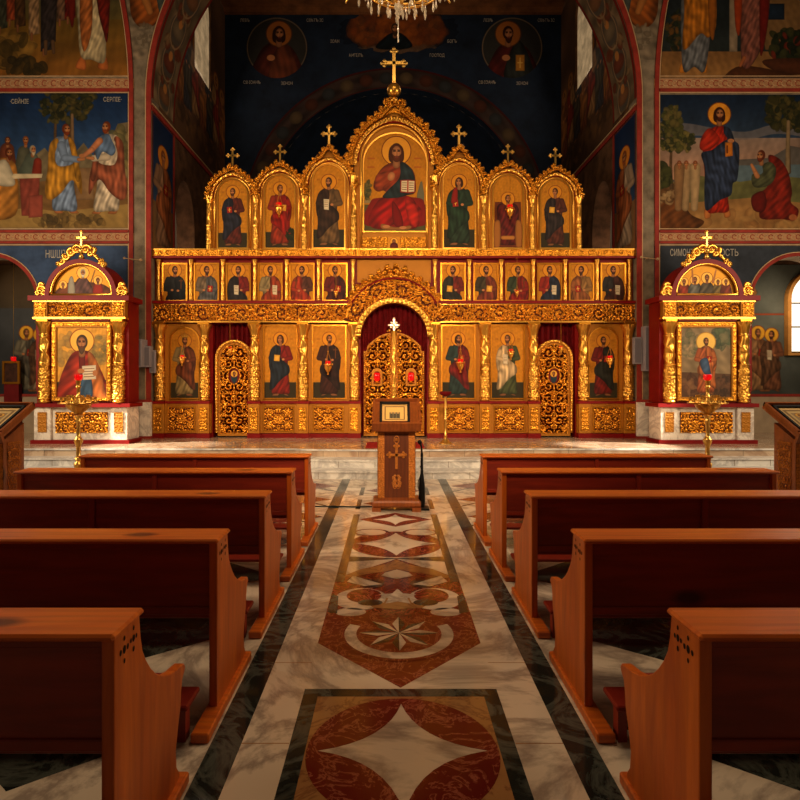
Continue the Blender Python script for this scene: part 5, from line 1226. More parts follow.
def P_christ(c, cx, y0, y1):
    S = lambda pts: [(340+a/5.714, 120+b/5.714) for a, b in pts]
    c.poly(S([(135, 480), (490, 480), (490, 640), (135, 640)]), (92, 84, 46), edge=.05, fold=(.5, 1.3, .1))
    c.poly(S([(135, 455), (230, 455), (230, 470), (135, 472)]), (150, 130, 86), edge=0); c.blobs(*S([(158, 400)])[0], 3, 9, 60, 2, [(92, 88, 46), (70, 72, 40), (120, 104, 56)], .7, 3); c.poly(S([(440, 420), (460, 350), (470, 345), (482, 420), (482, 480), (440, 480)]), (96, 104, 96), edge=.1, op=.8)
    c.poly(S([(170, 470), (230, 440), (440, 440), (485, 480), (480, 600), (150, 600)]), (150, 30, 24), smooth=1, edge=.2)
    c.ell(*S([(322, 172)])[0], 14.6, 14.6, (226, 160, 56), 1); c.ring(*S([(322, 172)])[0], 14.6, .8, (110, 44, 16)); 
    c.poly(S([(250, 440), (390, 430), (440, 480), (470, 520), (450, 600), (400, 620), (320, 590), (250, 620), (180, 610), (160, 560), (200, 480)]), (168, 26, 22), smooth=1, fold=(.55, .5, .28))
    c.poly(S([(300, 460), (345, 520), (360, 600), (320, 605), (300, 560)]), (128, 14, 14), smooth=1); c.poly(S([(375, 450), (430, 480), (455, 560), (430, 610), (390, 560)]), (186, 40, 28), smooth=1, fold=(.6, .8, .2))
    c.poly(S([(240, 590), (320, 610), (400, 600), (390, 622), (250, 622)]), (196, 130, 66), smooth=1); c.ell(*S([(265, 605)])[0], 3.6, 1.5, SKIN); c.ell(*S([(360, 612)])[0], 3.6, 1.5, SKIN)
    c.poly(S([(290, 240), (245, 265), (205, 320), (190, 380), (215, 405), (250, 400), (290, 420), (420, 420), (432, 340), (415, 280), (370, 245), (325, 238)]), (150, 62, 32), smooth=1, fold=(.7, .7, .22))
    c.poly(S([(345, 236), (385, 250), (420, 300), (434, 400), (400, 420), (330, 440), (245, 440), (270, 400), (330, 340), (345, 300)]), (44, 60, 64), smooth=1, fold=(.6, -.6, .3))
    c.poly(S([(200, 330), (225, 300), (300, 290), (310, 330), (260, 370), (240, 400), (205, 395)]), (162, 70, 36), smooth=1, fold=(.7, .8, .2)); c.ell(*S([(293, 318)])[0], 3.6, 4.6, SKIN, rot=.4, shade=.3)
    book(c, *S([(388, 375)])[0], 7.6, 6.8, (170, 40, 26), .02, 1)
    head(c, *S([(322, 180)])[0], 7.3, (92, 44, 20), 1, None, 0, .2, 1)
    for px_, t in ((172, 215), (172, 265), (440, 215), (440, 265)): c.stroke(S([(px_-12, t), (px_+22, t)]), .9, .9, (170, 90, 30), shade=0, op=.7)
icon(364, 426.5, 133, 230.5, P_christ, 'large central icon of enthroned haloed figure in red and blue with open book', None, 30, IY-.025, 3.4, 1.4, GOLDL, (190, 128, 36))

# ---- hanging oil lamps
def hanging_lamp(px, pyt, pyl, label, size=1.0, y=IY-.42, glow=1):
    s = size; x = (px-391)*y/FPX; sc = y/FPX; zl = 1.6-(pyl-381)*sc; zt = 1.6-(pyt-381)*sc
    r = empty('hanging_oil_lamp', (x, y, zl), label, 'oil lamp', 'oil lamps hanging before the icons')
    m = MB(); m.lathe(x, y, [(.008*s, zl-.16*s), (.02*s, zl-.15*s), (.01*s, zl-.12*s), (.035*s, zl-.09*s), (.062*s, zl-.03*s), (.066*s, zl+.0), (.06*s, zl+.01)], 14)
    m.lathe(x, y, [(.075*s, zl+.02), (.075*s, zl+.035)], 14)
    for k in range(3):
        a = 2*PI*k/3+.4; m.ball((x+.075*s*math.cos(a), y+.075*s*math.sin(a), zl+.03), .018*s, 0, 6)
    m.build('lamp_body', [GOLDL], r, smooth=True, angle=40)
    m = MB(); m.lathe(x, y, [(.035*s, zl-.02), (.048*s, zl+.03), (.045*s, zl+.09*s)], 12); m.build('glass_cup', [REDG], r, smooth=True)
    m = MB(); zt2 = zl+.26*s
    for k in range(3):
        a = 2*PI*k/3+.4; m.tube([(x+.075*s*math.cos(a), y+.075*s*math.sin(a), zl+.03), (x, y, zt2)], .004, 4)
    m.tube([(x, y, zt2), (x, y, zt)], .004, 4); m.ball((x, y, zt2), .016*s, 0, 8)
    m.tube([(x, y, zt), (x, IY-.12, zt+.02)], .007, 5); m.build('chain', [GOLDF], r)
    return r
hanging_lamp(182, 303, 359, 'small red hanging lamp before the crowned saint icon at far left', .9)
hanging_lamp(230, 303, 350, 'small red hanging lamp above the left gold side door', .7)
hanging_lamp(328, 303, 366, 'gold hanging lamp before the dark brown saint, left of central doors', 1.15)
hanging_lamp(460.5, 303, 364, 'gold hanging lamp before the crimson-cloaked saint, right of central doors', 1.15)
hanging_lamp(511, 303, 353, 'small red hanging lamp before the cream-cloaked saint icon', .9)
hanging_lamp(561, 303, 349, 'small red hanging lamp above the right gold side door', .7)
hanging_lamp(610, 303, 360, 'gold and red hanging lamp before the far right lower icon', 1.0)
hanging_lamp(336, 258, 293, 'tiny red lamp before the maroon saint in the middle row', .6, IY-.30)
hanging_lamp(517, 258, 293, 'tiny red lamp before the green and crimson saint in the middle row', .6, IY-.30)
hanging_lamp(279, 171, 208, 'tall gold lamp hanging before the top-tier red-robed saint', 1.2, IY-.24)
hanging_lamp(510, 171, 210, 'tall gold lamp hanging before the top-tier enthroned figure', 1.2, IY-.24)
for sgn in (-1, 1):
    x = U(394)+sgn*17*SI; z = V(377)
    r = empty('votive_lamp', (x, IY-.06, z-.13), 'red glass lamp glowing in the niche of the %s central door leaf' % ('left' if sgn < 0 else 'right'), 'votive lamp', 'red lamps on the central doors')
    m = MB(); m.lathe(x, IY-.07, [(.035, z-.09), (.06, z-.06), (.068, z+.0), (.06, z+.07), (.05, z+.09)], 16); m.build('red_glass', [REDG], r, smooth=True)
    m = MB(); m.lathe(x, IY-.07, [(.06, z-.13), (.065, z-.12), (.03, z-.10), (.045, z-.085)], 16); m.build('lamp_foot', [GOLDL], r, smooth=True, angle=40)

# ================================================================== KIOSKS
def kiosk(cpx, paint_main, paint_top, label, lab1, lab2):
    KY = 11.2; s = KY/FPX; cx = (cpx-391)*s
    k = lambda d: cx+d*s            # offset in px from the axis
    z = lambda py: 1.6-(py-381)*s
    r = empty('icon_kiosk', (cx, KY, PF), label, 'shrine')
    B = KY+.48
    m = MB(); m.box(k(-46), k(46), KY+.03, B, z(403), z(298)); m.build('cabinet', [REDP], r)
    m = MB(); m.bbox(k(-46), k(46), KY-.0, B, PF+.07, z(407), .004)
    for q in (-1, 1): m.bbox(*sorted((k(q*46.5), k(q*30))), KY-.05, KY+.01, PF+.07, z(407), .004)
    m.build('marble_base', [WHITEM], r)
    m = MB(); m.box(k(-49), k(49), KY-.09, B, PF, PF+.07); m.box(k(-50), k(50), KY-.10, B, z(407), z(403.3)); m.build('red_plinth', [REDP], r)
    m = MB(); m.box(k(-26), k(26), KY-.012, KY, z(432.5), z(412)); m.build('panel_ground', [BOLE], r)
    relief('base_carving', k(-26), k(26), z(432.5), z(412), KY-.012, .03, lambda X, Z: np.maximum(arab(np.abs(X-cx)+.0, Z-z(432.5), .196, 4), 0), GOLD, r, .0095, .27)
    for q in (-1, 1): relief('side_carving', k(q*38-4.5), k(q*38+4.5), z(432), z(412), KY-.052, .02, lambda X, Z: .1+.9*arab(np.abs(X-k(q*38)), Z, .09, 3), GOLDF, r, .0095, .0)
    for q in (-1, 1):
        carved_column('column', .088, z(403), z(322), GOLDL, r, k(q*37), KY-.01)
        m = MB(); m.box(k(q*37)-.105, k(q*37)+.105, KY-.11, KY+.08, z(322), z(319)); m.build('abacus', [GOLD], r)
        m = MB(); m.box(k(q*38.5)-.125, k(q*38.5)+.125, KY-.10, KY+.05, z(318.5), z(301.5)); m.build('frieze_block', [GOLDF], r)
        relief('block_carving', k(q*38.5)-.105, k(q*38.5)+.105, z(316.5), z(303), KY-.10, .03, lambda X, Z: .1+.9*arab(np.abs(X-k(q*38.5)), Z, .125, 3), GOLD, r, .0095, .1)
    m = MB(); m.box(k(-31), k(31), KY-.05, KY+.05, z(318.5), z(301.5)); m.build('frieze_board', [BOLE], r)
    relief('frieze_carving', k(-31), k(31), z(317), z(303), KY-.05, .04, lambda X, Z: vine(X-cx, Z-z(317), z(303)-z(317)), GOLD, r, .0095, .27)
    m = MB(); m.box(k(-46), k(46), KY-.115, KY+.03, z(319.5), z(317.6)); m.box(k(-46), k(46), KY-.115, KY+.03, z(302.6), z(301.4)); m.build('gold_moulding', [GOLDL], r)
    m = MB(); m.box(k(-50), k(50), KY-.14, B, z(301.4), z(296.5)); m.box(k(-29), k(29), KY-.06, KY+.03, z(321.3), z(319.5)); m.build('red_cornice', [REDP], r)
    # arched hood
    zs = z(296.5); R = 36*s; H = 37*s
    ol = arc(cx, zs, R, PI, 0, 32, H); il = arc(cx, zs, R-.085, 0, PI, 32, H-.085)
    m = MB(); m.prism(ol+il, [], KY-.06, B, 'y'); m.build('hood', [REDP], r)
    m = MB(); m.prism(arc(cx, zs, R-.08, PI, 0, 32, H-.08), [], KY+.05, KY+.09, 'y'); m.build('hood_back', [GOLDF], r)
    m = MB(); m.tube([(p[0], KY-.02, p[1]) for p in arc(cx, zs+.03, R-.105, PI, 0, 32, H-.115)]+[(cx-R+.105, KY-.02, zs+.03)], .028, 6); m.build('hood_moulding', [GOLDL], r, smooth=True)
    for q in (-1, 1):
        ox = k(q*40); zz = zs
        m = MB()
        for j, (dx, dz, rr) in enumerate(((0, .11, .095), (0, .21, .05), (.06, .06, .05), (-.06, .06, .05))):
            m.tube([(ox+dx*1+rr*(1-t*.75)*math.cos(t*9*q), KY-.03, zz+dz+rr*(1-t*.75)*math.sin(t*9)) for t in np.linspace(0, 1, 22)], [.034-.016*t for t in np.linspace(0, 1, 22)], 6)
        m.box(ox-.07, ox+.07, KY-.02, KY+.02, zz, zz+.05); m.ball((ox, KY-.02, zz+.10), .055, 0, 10); m.build('corner_ornament', [GOLDL], r, smooth=True)
    pp = [(cx+math.cos(a)*(R+.0), zs+math.sin(a)*H) for a in np.linspace(PI*.66, PI*.34, 30)]
    for q in (-1, 1):
        m = MB()
        for j in range(5):
            a = PI/2+q*(.12+j*.13); rr = .10-.011*j; bx_ = cx+math.cos(a)*(R+rr*.8); bz_ = zs+math.sin(a)*(H+rr*.9)+(.10-.03*j if j < 3 else 0)
            m.tube([(bx_+rr*(1-t*.8)*math.cos(t*8*q+1.2*j), KY-.02, bz_+rr*(1-t*.8)*math.sin(t*8+1.2*j)) for t in np.linspace(0, 1, 20)], [.036-.018*t for t in np.linspace(0, 1, 20)], 6)
            m.ball((bx_, KY-.02, bz_), .045, 0, 8)
        m.build('crest_scroll', [GOLDL], r, smooth=True)
    m = MB(); zb = z(251); m.lathe(cx, KY-.02, [(.06, z(259)), (.03, zb-.07), (.02, zb-.06)]+[(.065*math.sin(q), zb-.065*math.cos(q)) for q in np.linspace(.3, PI-.3, 9)]+[(.015, zb+.07)], 16); m.build('orb', [BRASS], r, smooth=True)
    m = MB(); cross_mb(m, cx, KY-.02, zb+.06, z(232)-zb-.06, .10); m.build('finial_cross', [BRASS], r)
    # icons
    fx = lambda yy: (lambda X, Y_: np.stack([cx+X*s, np.full_like(X, yy), z(Y_)], -1))
    ic = empty('icon', (cx, KY, z(401)), lab1, 'icon')
    c = Cv(-25, 25, 327.5, 397, 3.2, (212, 156, 66), 1); c.mottle(.06, 1); paint_main(c); c.mesh('painted_panel', fx(KY+.0), PAINT, ic)
    m = MB(); m.prism([(k(-29.5), z(401)), (k(-29.5), z(322)), (k(29.5), z(322)), (k(29.5), z(401))], [[(k(-25), z(397)), (k(-25), z(327.5)), (k(25), z(327.5)), (k(25), z(397))]], KY-.03, KY+.02, 'y'); m.build('frame', [GOLDF], ic)
    m = MB(); m.box(k(-29), k(29), KY+.005, KY+.02, z(400.5), z(322.5)); m.build('board', [GOLDD], ic)
    relief('frame_carving', k(-29), k(29), z(400.5), z(322.5), KY-.030, .018, lambda X, Z: arab(np.abs(X-cx), Z, .075, 3), GOLD, ic, .0095, .2, lambda X, Z: (np.abs(X-cx) > 26*s) | (Z > z(326)) | (Z < z(398.5)))
    ic = empty('icon', (cx, KY, z(294)), lab2, 'icon')
    c = Cv(-29, 29, 264, 294, 3.4, (224, 164, 62), 1); paint_top(c)
    c.mesh('painted_panel', fx(KY+.035), PAINT, ic, maskf=lambda X, Y_: (X/29.5)**2+((Y_-295)/30.5)**2 < 1)
    return r
def pm_left(c):
    c.blobs(-14, 352, 12, 18, 60, 4, [(190, 150, 80), (150, 120, 70)], .4, 3); c.blobs(16, 350, 10, 14, 60, 3.5, [(170, 140, 80), (120, 110, 70)], .4, 4)
    c.poly([(-25, 382), (25, 380), (25, 398), (-25, 398)], (70, 60, 44), edge=0); c.ell(0, 341, 12, 12, (232, 180, 84), 1); c.ring(0, 341, 12, .8, (140, 60, 24))
    c.poly([(-8, 352), (-18, 368), (-24, 386), (-25, 398), (22, 398), (25, 386), (17, 366), (8, 352)], (172, 56, 34), smooth=1, fold=(.5, .6, .28)); c.poly([(6, 352), (16, 364), (24, 398), (12, 398), (8, 376)], (196, 116, 56), smooth=1, fold=(.6, .1, .25)); c.poly([(-2, 374), (8, 374), (10, 398), (-4, 398)], (66, 92, 116), smooth=1, fold=(.7, .1, .2))
    c.poly([(-3, 354), (3, 354), (2, 372), (-2, 372)], (120, 40, 30), smooth=1); c.poly([(0, 366), (14, 365), (14, 379), (1, 380)], (232, 214, 184), edge=.15)
    for j in range(4): c.stroke([(2, 369+j*2.6), (12, 368.5+j*2.6)], .4, .4, (150, 110, 80))
    c.ell(-1, 371, 3.4, 2.4, SKIN); c.ell(13, 373, 2.4, 3, SKIN); head(c, 0, 343, 6.6, (92, 66, 46), 2, None, 0, -.2)
def pt_left(c):
    c.poly([(-25, 295), (-22, 286), (-12, 282), (10, 282), (24, 286), (27, 295)], (150, 84, 50), smooth=1, fold=(.6, .5, .2)); c.poly([(-10, 294), (-7, 281), (0, 276), (6, 281), (10, 294)], (110, 76, 70), smooth=1, fold=(.8, .2, .3)); head(c, 0, 272.5, 3.0, (200, 186, 160), 2, (236, 184, 90), 1)
    c.poly([(-15, 294), (-14, 279), (-10, 277), (-8, 294)], (170, 160, 140), smooth=1); c.poly([(10, 294), (12, 283), (18, 283), (20, 294)], (170, 50, 34), smooth=1); head(c, 15, 280, 2.2, (100, 60, 36), 1, (236, 184, 90), 1); head(c, -20, 284.5, 2, (140, 90, 50), 1, (236, 184, 90), 1)
    c.stroke([(8, 282), (12, 270)], .6, .5, (150, 110, 70))
def pm_right(c):
    c.C[:] = (150, 128, 96); c.G[:] = 0; c.mottle(.15, .4, 8); c.blobs(-16, 345, 10, 12, 60, 4, [(160, 140, 110), (110, 110, 80), (190, 160, 120)], .5, 5); c.blobs(16, 338, 9, 9, 50, 4, [(100, 112, 80), (140, 130, 96), (84, 92, 70)], .6, 6)
    c.poly([(-25, 372), (25, 374), (25, 398), (-25, 398)], (104, 76, 54), edge=0); c.blobs(-14, 386, 9, 10, 40, 3.5, [(120, 84, 60), (90, 60, 46), (150, 110, 76)], .6, 7); c.blobs(17, 386, 7, 10, 40, 3.5, [(120, 84, 60), (80, 60, 46)], .6, 8)
    c.ell(0, 342, 9.5, 9.5, (232, 190, 100), 1); c.ring(0, 342, 9.5, .8, (190, 140, 60)); saint(c, 0, 394, 58, (176, 96, 54), (190, 110, 58), (90, 60, 40), 1, None, 'book', 1, 0); c.poly([(-6, 361), (1, 358), (4, 368), (5, 378), (-3, 372)], (74, 96, 124), smooth=1, fold=(.6, .5, .2))
def pt_right(c):
    for x, cc, sz in ((-21, (150, 60, 36), 3), (-10, (110, 106, 96), 3.4), (2, (96, 84, 66), 3.8), (13, (120, 100, 60), 2.6), (21, (128, 60, 40), 2.8)):
        c.poly([(x-sz*1.9, 295), (x-sz*1.6, 285), (x, 281), (x+sz*1.6, 285), (x+sz*1.9, 295)], cc, smooth=1, fold=(.8, .3, .3)); head(c, x, 281.5-(4 if x == 2 else 2 if x == -10 else 0), sz*.72, (110, 70, 40), 1, (236, 184, 90), 1)
    c.stroke([(-12, 282), (-13, 269)], 1, .6, SKIN); c.stroke([(8, 282), (11, 270)], 1, .6, SKIN)
kiosk(82, pm_left, pt_left, 'gilt and red icon shrine with marble base against the left wall', 'framed icon of a bearded saint in orange-red holding a white page, left shrine', 'half-round icon of a white-bearded figure under the left shrine hood')
kiosk(706, pm_right, pt_right, 'gilt and red icon shrine with marble base against the right wall', 'framed icon of a standing saint in a landscape, right shrine', 'half-round icon of five small figures under the right shrine hood')
wl = bpy.data.objects['wall_left_field']; words('НѠШЪ', 57, 274, .23, WY, SW, wl, LET, .62, .012); wl2 = bpy.data.objects['wall_right_field']
words('СИМОНЪ', 682, 256, .20, WY, SW, wl2, LET, .55, .012); words('ГОСТЬ', 727, 256, .20, WY, SW, wl2, LET, .7, .012)
for w_o in (wl,):
    for ch in w_o.children: ch.location.z += (274-258)*SW

# ================================================================== PEWS
def make_pew(L, wall_side):
    """local coords: x 0 = aisle face, running to -L; y 0 = back edge of the top board"""
    r = empty('pew', (0, 0, 0)); e = .04
    prof = [(.03, .0), (.03, .832), (.205, .832), (.215, .76), (.232, .70), (.262, .652), (.30, .607), (.345, .566), (.40, .531), (.46, .503), (.53, .483), (.59, .474), (.622, .468), (.637, .452), (.630, .432), (.605, .412), (.595, .38), (.588, .32), (.56, .25), (.535, .17), (.545, .10), (.575, .06), (.575, 0)]
    for x in (0, -L+e):
        m = MB(); m.prism(prof, [], x-e, x, 'x'); p = m.build('end_panel', [WOODZ], r)
        bv = p.modifiers.new('bevel', 'BEVEL'); bv.width = .005; bv.segments = 2; bv.limit_method = 'ANGLE'
        d = MB()
        for (yy, zz, rr) in ((.095, .800, .006), (.095, .730, .006), (.070, .765, .007), (.118, .765, .007), (.095, .765, .010), (.160, .805, .006), (.160, .772, .009), (.160, .738, .007), (.180, .772, .006), (.140, .772, .006)):
            for xf in ((x+.0012, ) if x == 0 else (x-e-.0012,)):
                n = 10; d.add([(xf, yy+rr*math.cos(2*PI*q/n), zz+rr*1.35*math.sin(2*PI*q/n)) for q in range(n)], [tuple(range(n))])
        d.build('hole_shade_discs', [DKWOOD], p, label='small cross of dark discs drawn as shaded holes')  # flat dark discs, shade of the drilled holes put into the colour
        m = MB(); m.bbox(x-e-.015, x+.026, -.19, .61, 0, .045, .006); m.build('base_runner', [WOOD], r)
    m = MB(); m.bbox(-L-.012, .012, -.0, .218, .828, .850, .008); m.build('top_rail', [WOOD], r)
    m = MB(); m.box(-L+e, -e, .055, .078, .50, .828)
    m.bbox(-L+e, -e, .045, .085, .475, .512, .004); m.bbox(-L+e, -e, .050, .085, .79, .828, .003); m.build('backrest', [WOODR], r)
    m = MB(); m.bbox(-L/2-.02, -L/2+.02, .035, .18, .40, .828, .003); m.box(-L/2-.02, -L/2+.02, .12, .50, 0, .44); m.build('centre_support', [WOODRZ], r)
    m = MB(); m.bbox(-L+e, -e, .09, .55, .44, .468, .006); m.box(-L+e, -e, .50, .52, .38, .44); m.build('seat', [WOODR], r)
    m = MB(); m.bbox(-L+.045, -.045, -.255, -.085, .178, .203, .006); k = m.build('kneeler', [WOODK], r)
    for x in (-.10, -L/2, -L+.10):
        m = MB(); m.box(x-.02, x+.02, -.175, -.12, .0, .178); m.build('kneeler_support', [WOODRZ], k)
    return r
PY = [1.725, 2.765, 3.815, 4.845, 5.845]
ordn = ['nearest', 'second', 'middle', 'fourth', 'farthest']
pewL = make_pew(2.29, -1); first = True
for side, x in (('left', -.83), ('right', .925)):
    for i, y in enumerate(PY):
        if side == 'left' and i == 0: o = pewL
        else: o = copy_tree(pewL)
        if side == 'left': o.location = (x, y, 0)
        else: o.location = (x+2.29, y, 0)
        tag(o, 'brown wooden pew, %s of the five in the row %s of the aisle' % (ordn[i] if i in (0, 4) else ordn[i]+(' from camera' if i != 2 else ''), side), 'pew', 'wooden pews in two rows')

# ================================================================== LECTERNS
def lectern(cx, yf, label, frame_w=.36, small=False, kind=0):
    r = empty('lectern', (cx, yf, 0), label, 'lectern')
    m = MB(); m.bbox(cx-.30, cx+.30, yf, yf+.42, 0.05, .13, .02); 
    for q in (-1, 1): m.box(*sorted((cx+q*.30, cx+q*.19)), yf, yf+.42, 0, .05)
    m.build('foot', [WOODL], r)
    b0, b1 = yf+.045, yf+.375
    m = MB(); m.add([(cx-.23, b0, .13), (cx+.23, b0, .13), (cx+.23, b1, .13), (cx-.23, b1, .13), (cx-.225, b0, 1.0), (cx+.225, b0, 1.0), (cx+.225, b1, 1.16), (cx-.225, b1, 1.16)], [(0,1,5,4), (1,2,6,5), (2,3,7,6), (3,0,4,7), (0,3,2,1), (4,5,6,7)]); m.build('body', [WOODL], r)
    m = MB(); 
    m.box(cx-.145, cx+.145, b0-.004, b0, .17, .95); m.build('front_panel', [m_wood('lectern_panel', (88, 40, 14), (108, 52, 20), 2)], r)
    for q in (-1, 1):
        a, b = sorted((cx+q*.225, cx+q*.15)); relief('carved_strip', a, b, .16, .97, b0-.0005, .012, lambda X, Z: .25+.75*arab(np.abs(X-(a+b)/2), Z, .055, 3), WOODC, r, .006, 0)
        # side faces carry the same carving
        X, Z = np.meshgrid(np.linspace(b0+.06, b1-.06, 40), np.linspace(.98, .2, 130)); H = arab(np.abs(X-(b0+b1)/2), Z, .08, 3.2)
        grid_obj('carved_side', np.stack([cx+q*(.2285+.01*H), X, Z], -1), WOODC, r, (H[:-1, :-1] > .3), flip=(q < 0))
    m = MB(); yc = b0-.012; cross_mb(m, cx, yc, .52, .28, .11); m.build('gilt_cross', [WOODC], r)
    m = MB()
    for j in range(7):
        for q in (-1, 1): rr = .03-.002*j; m.tube([(cx+q*(.02+.008*(j % 3))+rr*(1-t*.7)*math.cos(t*8*q), yc, (.30+.022*j)+rr*(1-t*.7)*math.sin(t*8)) for t in np.linspace(0, 1, 14)], .005, 5)
    m.ball((cx, yc, .88), .02, 0, 8); m.tube([(cx+.03*math.cos(a), yc, .88+.045*math.sin(a)) for a in np.linspace(0, 2*PI, 20)], .005, 5, closed=False); m.build('gilt_scrollwork', [WOODC], r)
    # sloping desk
    ds = math.atan2(.24, .50)
    y0, z0_, y1, z1_ = yf-.06, 1.05, yf+.46, 1.31
    def slope(x0, x1, t0, t1, h0, h1, mb, mi=0):
        vs = []
        nrm = (-(z1_-z0_), (y1-y0)); L = math.hypot(*nrm); nrm = (nrm[0]/L, nrm[1]/L)
        for h in (h0, h1):
            for t in (t0, t1):
                for x in (x0, x1): vs.append((x, y0+(y1-y0)*t+nrm[0]*h, z0_+(z1_-z0_)*t+nrm[1]*h))
        mb.add(vs, [(0,2,3,1),(4,5,7,6),(0,1,5,4),(2,6,7,3),(0,4,6,2),(1,3,7,5)], mi)
    m = MB(); slope(cx-.30, cx+.30, 0, 1, 0, .035, m); slope(cx-.30, cx+.30, -.06, .0, -.05, .06, m)
    for q in (-1, 1): slope(*sorted((cx+q*.30, cx+q*.275)), 0, 1, .03, .075, m)
    slope(cx-.30, cx+.30, .96, 1, .03, .075, m); m.build('sloping_desk', [WOODL], r)
    # carrier wedge under desk
    return r, slope
def desk_icon(r, slope, cx, label, w=.20, kind=0, t0=.06, t1=.90):
    ic = empty('framed_icon', tuple(r.location+Vector((0, .1, 1.1))), label, 'icon')
    m = MB(); slope(cx-w, cx+w, t0, t1, .036, .05, m); m.build('backing', [GOLDD], ic)
    m = MB(); b = .025; tb = .06
    slope(cx-w, cx+w, t0, t0+tb, .036, .072, m); slope(cx-w, cx+w, t1-tb, t1, .036, .072, m); slope(cx-w, cx-w+b, t0, t1, .036, .072, m); slope(cx+w-b, cx+w, t0, t1, .036, .072, m); m.build('frame', [DKWOOD], ic)
    c = Cv(-1, 1, -1, 1, 50, (226, 190, 130)); c.mottle(.06, 5)
    c.poly([(-.82, -.8), (.82, -.8), (.82, .8), (-.82, .8)], (150, 120, 80), edge=.05); c.poly([(-.7, -.66), (.7, -.66), (.7, .66), (-.7, .66)], (214, 184, 128), edge=.0)
    if kind == 0:
        c.poly([(-.45, -.3), (.45, -.3), (.45, .6), (-.45, .6)], (120, 124, 96), edge=.1)
        for q in (-.28, 0, .28): saint(c, q, .56, .78, (96, 84, 60), (110, 90, 66), (80, 50, 30), 1, (226, 180, 90), None, 1, 0)
    else:
        c.poly([(-.6, -.5), (.6, -.5), (.6, .5), (-.6, .5)], (176, 150, 110), edge=.1)
        for q in (-.3, .05, .35): c.ell(q, .1, .14, .34, (110, 80, 60), shade=.3); head(c, q, -.25, .1, (90, 50, 30), 1, (220, 170, 80))
    y0, z0_, y1, z1_ = r.location.y-.06, 1.05, r.location.y+.46, 1.31
    def fx(X, Y_):
        t = t0+tb+(t1-t0-2*tb)*(1-(Y_+1)/2); n = (-(z1_-z0_), (y1-y0)); L = math.hypot(*n)
        return np.stack([cx+X*(w-b), y0+(y1-y0)*t+n[0]/L*.053, z0_+(z1_-z0_)*t+n[1]/L*.053], -1)
    c.mesh('painted_panel', fx, FRES, ic)
r, sl = lectern(.068, 7.14, 'carved wooden lectern with gilt cross standing in the centre aisle')
# upright framed icon on the centre lectern
ic = empty('framed_icon', (.045, 7.30, 1.15), 'dark framed gold icon propped on the centre lectern', 'icon')
x0, x1 = at(379.5, 0, 7.15)[0], at(410, 0, 7.15)[0]; zb_, zt_ = 1.075, 1.345
def tilt(x, z, h=0):   # lies back along the desk
    return (x, 7.12+(z-zb_)*.75-h, z)
def tb_(m, a, b, c_, d, h0, h1): m.add([tilt(x, z, h) for h in (h0, h1) for z in (c_, d) for x in (a, b)], [(0,2,3,1),(4,5,7,6),(0,1,5,4),(2,6,7,3),(0,4,6,2),(1,3,7,5)])
m = MB(); tb_(m, x0, x1, zb_, zt_, 0, .015); m.build('backing', [GOLDD], ic)
m = MB(); q = .032; tb_(m, x0, x1, zb_, zb_+q, .0, .04); tb_(m, x0, x1, zt_-q, zt_, .0, .04); tb_(m, x0, x0+q, zb_, zt_, .0, .04); tb_(m, x1-q, x1, zb_, zt_, 0, .04); m.build('frame', [DKWOOD], ic)
c = Cv(-1, 1, -1, 1, 60, (220, 180, 110), .3)
c.poly([(-.8, -.74), (.8, -.74), (.8, .8), (-.8, .8)], (120, 92, 54), edge=.0); c.poly([(-.72, -.64), (.72, -.64), (.72, .72), (-.72, .72)], (222, 180, 106), edge=.0); c.poly([(-.42, -.05), (.42, -.05), (.42, .66), (-.42, .66)], (120, 112, 84), edge=.1)
for qq in (-.26, 0, .26): c.ell(qq, .34, .1, .28, (90, 78, 58), shade=.3); c.ell(qq, .02, .07, .09, (190, 150, 90))
c.mesh('painted_panel', lambda X, Y_: np.stack([(x0+x1)/2+X*((x1-x0)/2-q), 7.12+((zb_+zt_)/2-Y_*((zt_-zb_)/2-q)-zb_)*.75-.018, (zb_+zt_)/2-Y_*((zt_-zb_)/2-q)], -1), PAINT, ic)
r, sl = lectern(-4.10, 5.80, 'wooden lectern at the left picture edge beside the candle stand'); desk_icon(r, sl, -4.10, 'framed icon lying on the left lectern', .25, 1)
r, sl = lectern(4.27, 5.80, 'carved wooden lectern at the right picture edge beside the candle stand'); desk_icon(r, sl, 4.27, 'framed icon lying on the right lectern', .25, 1)

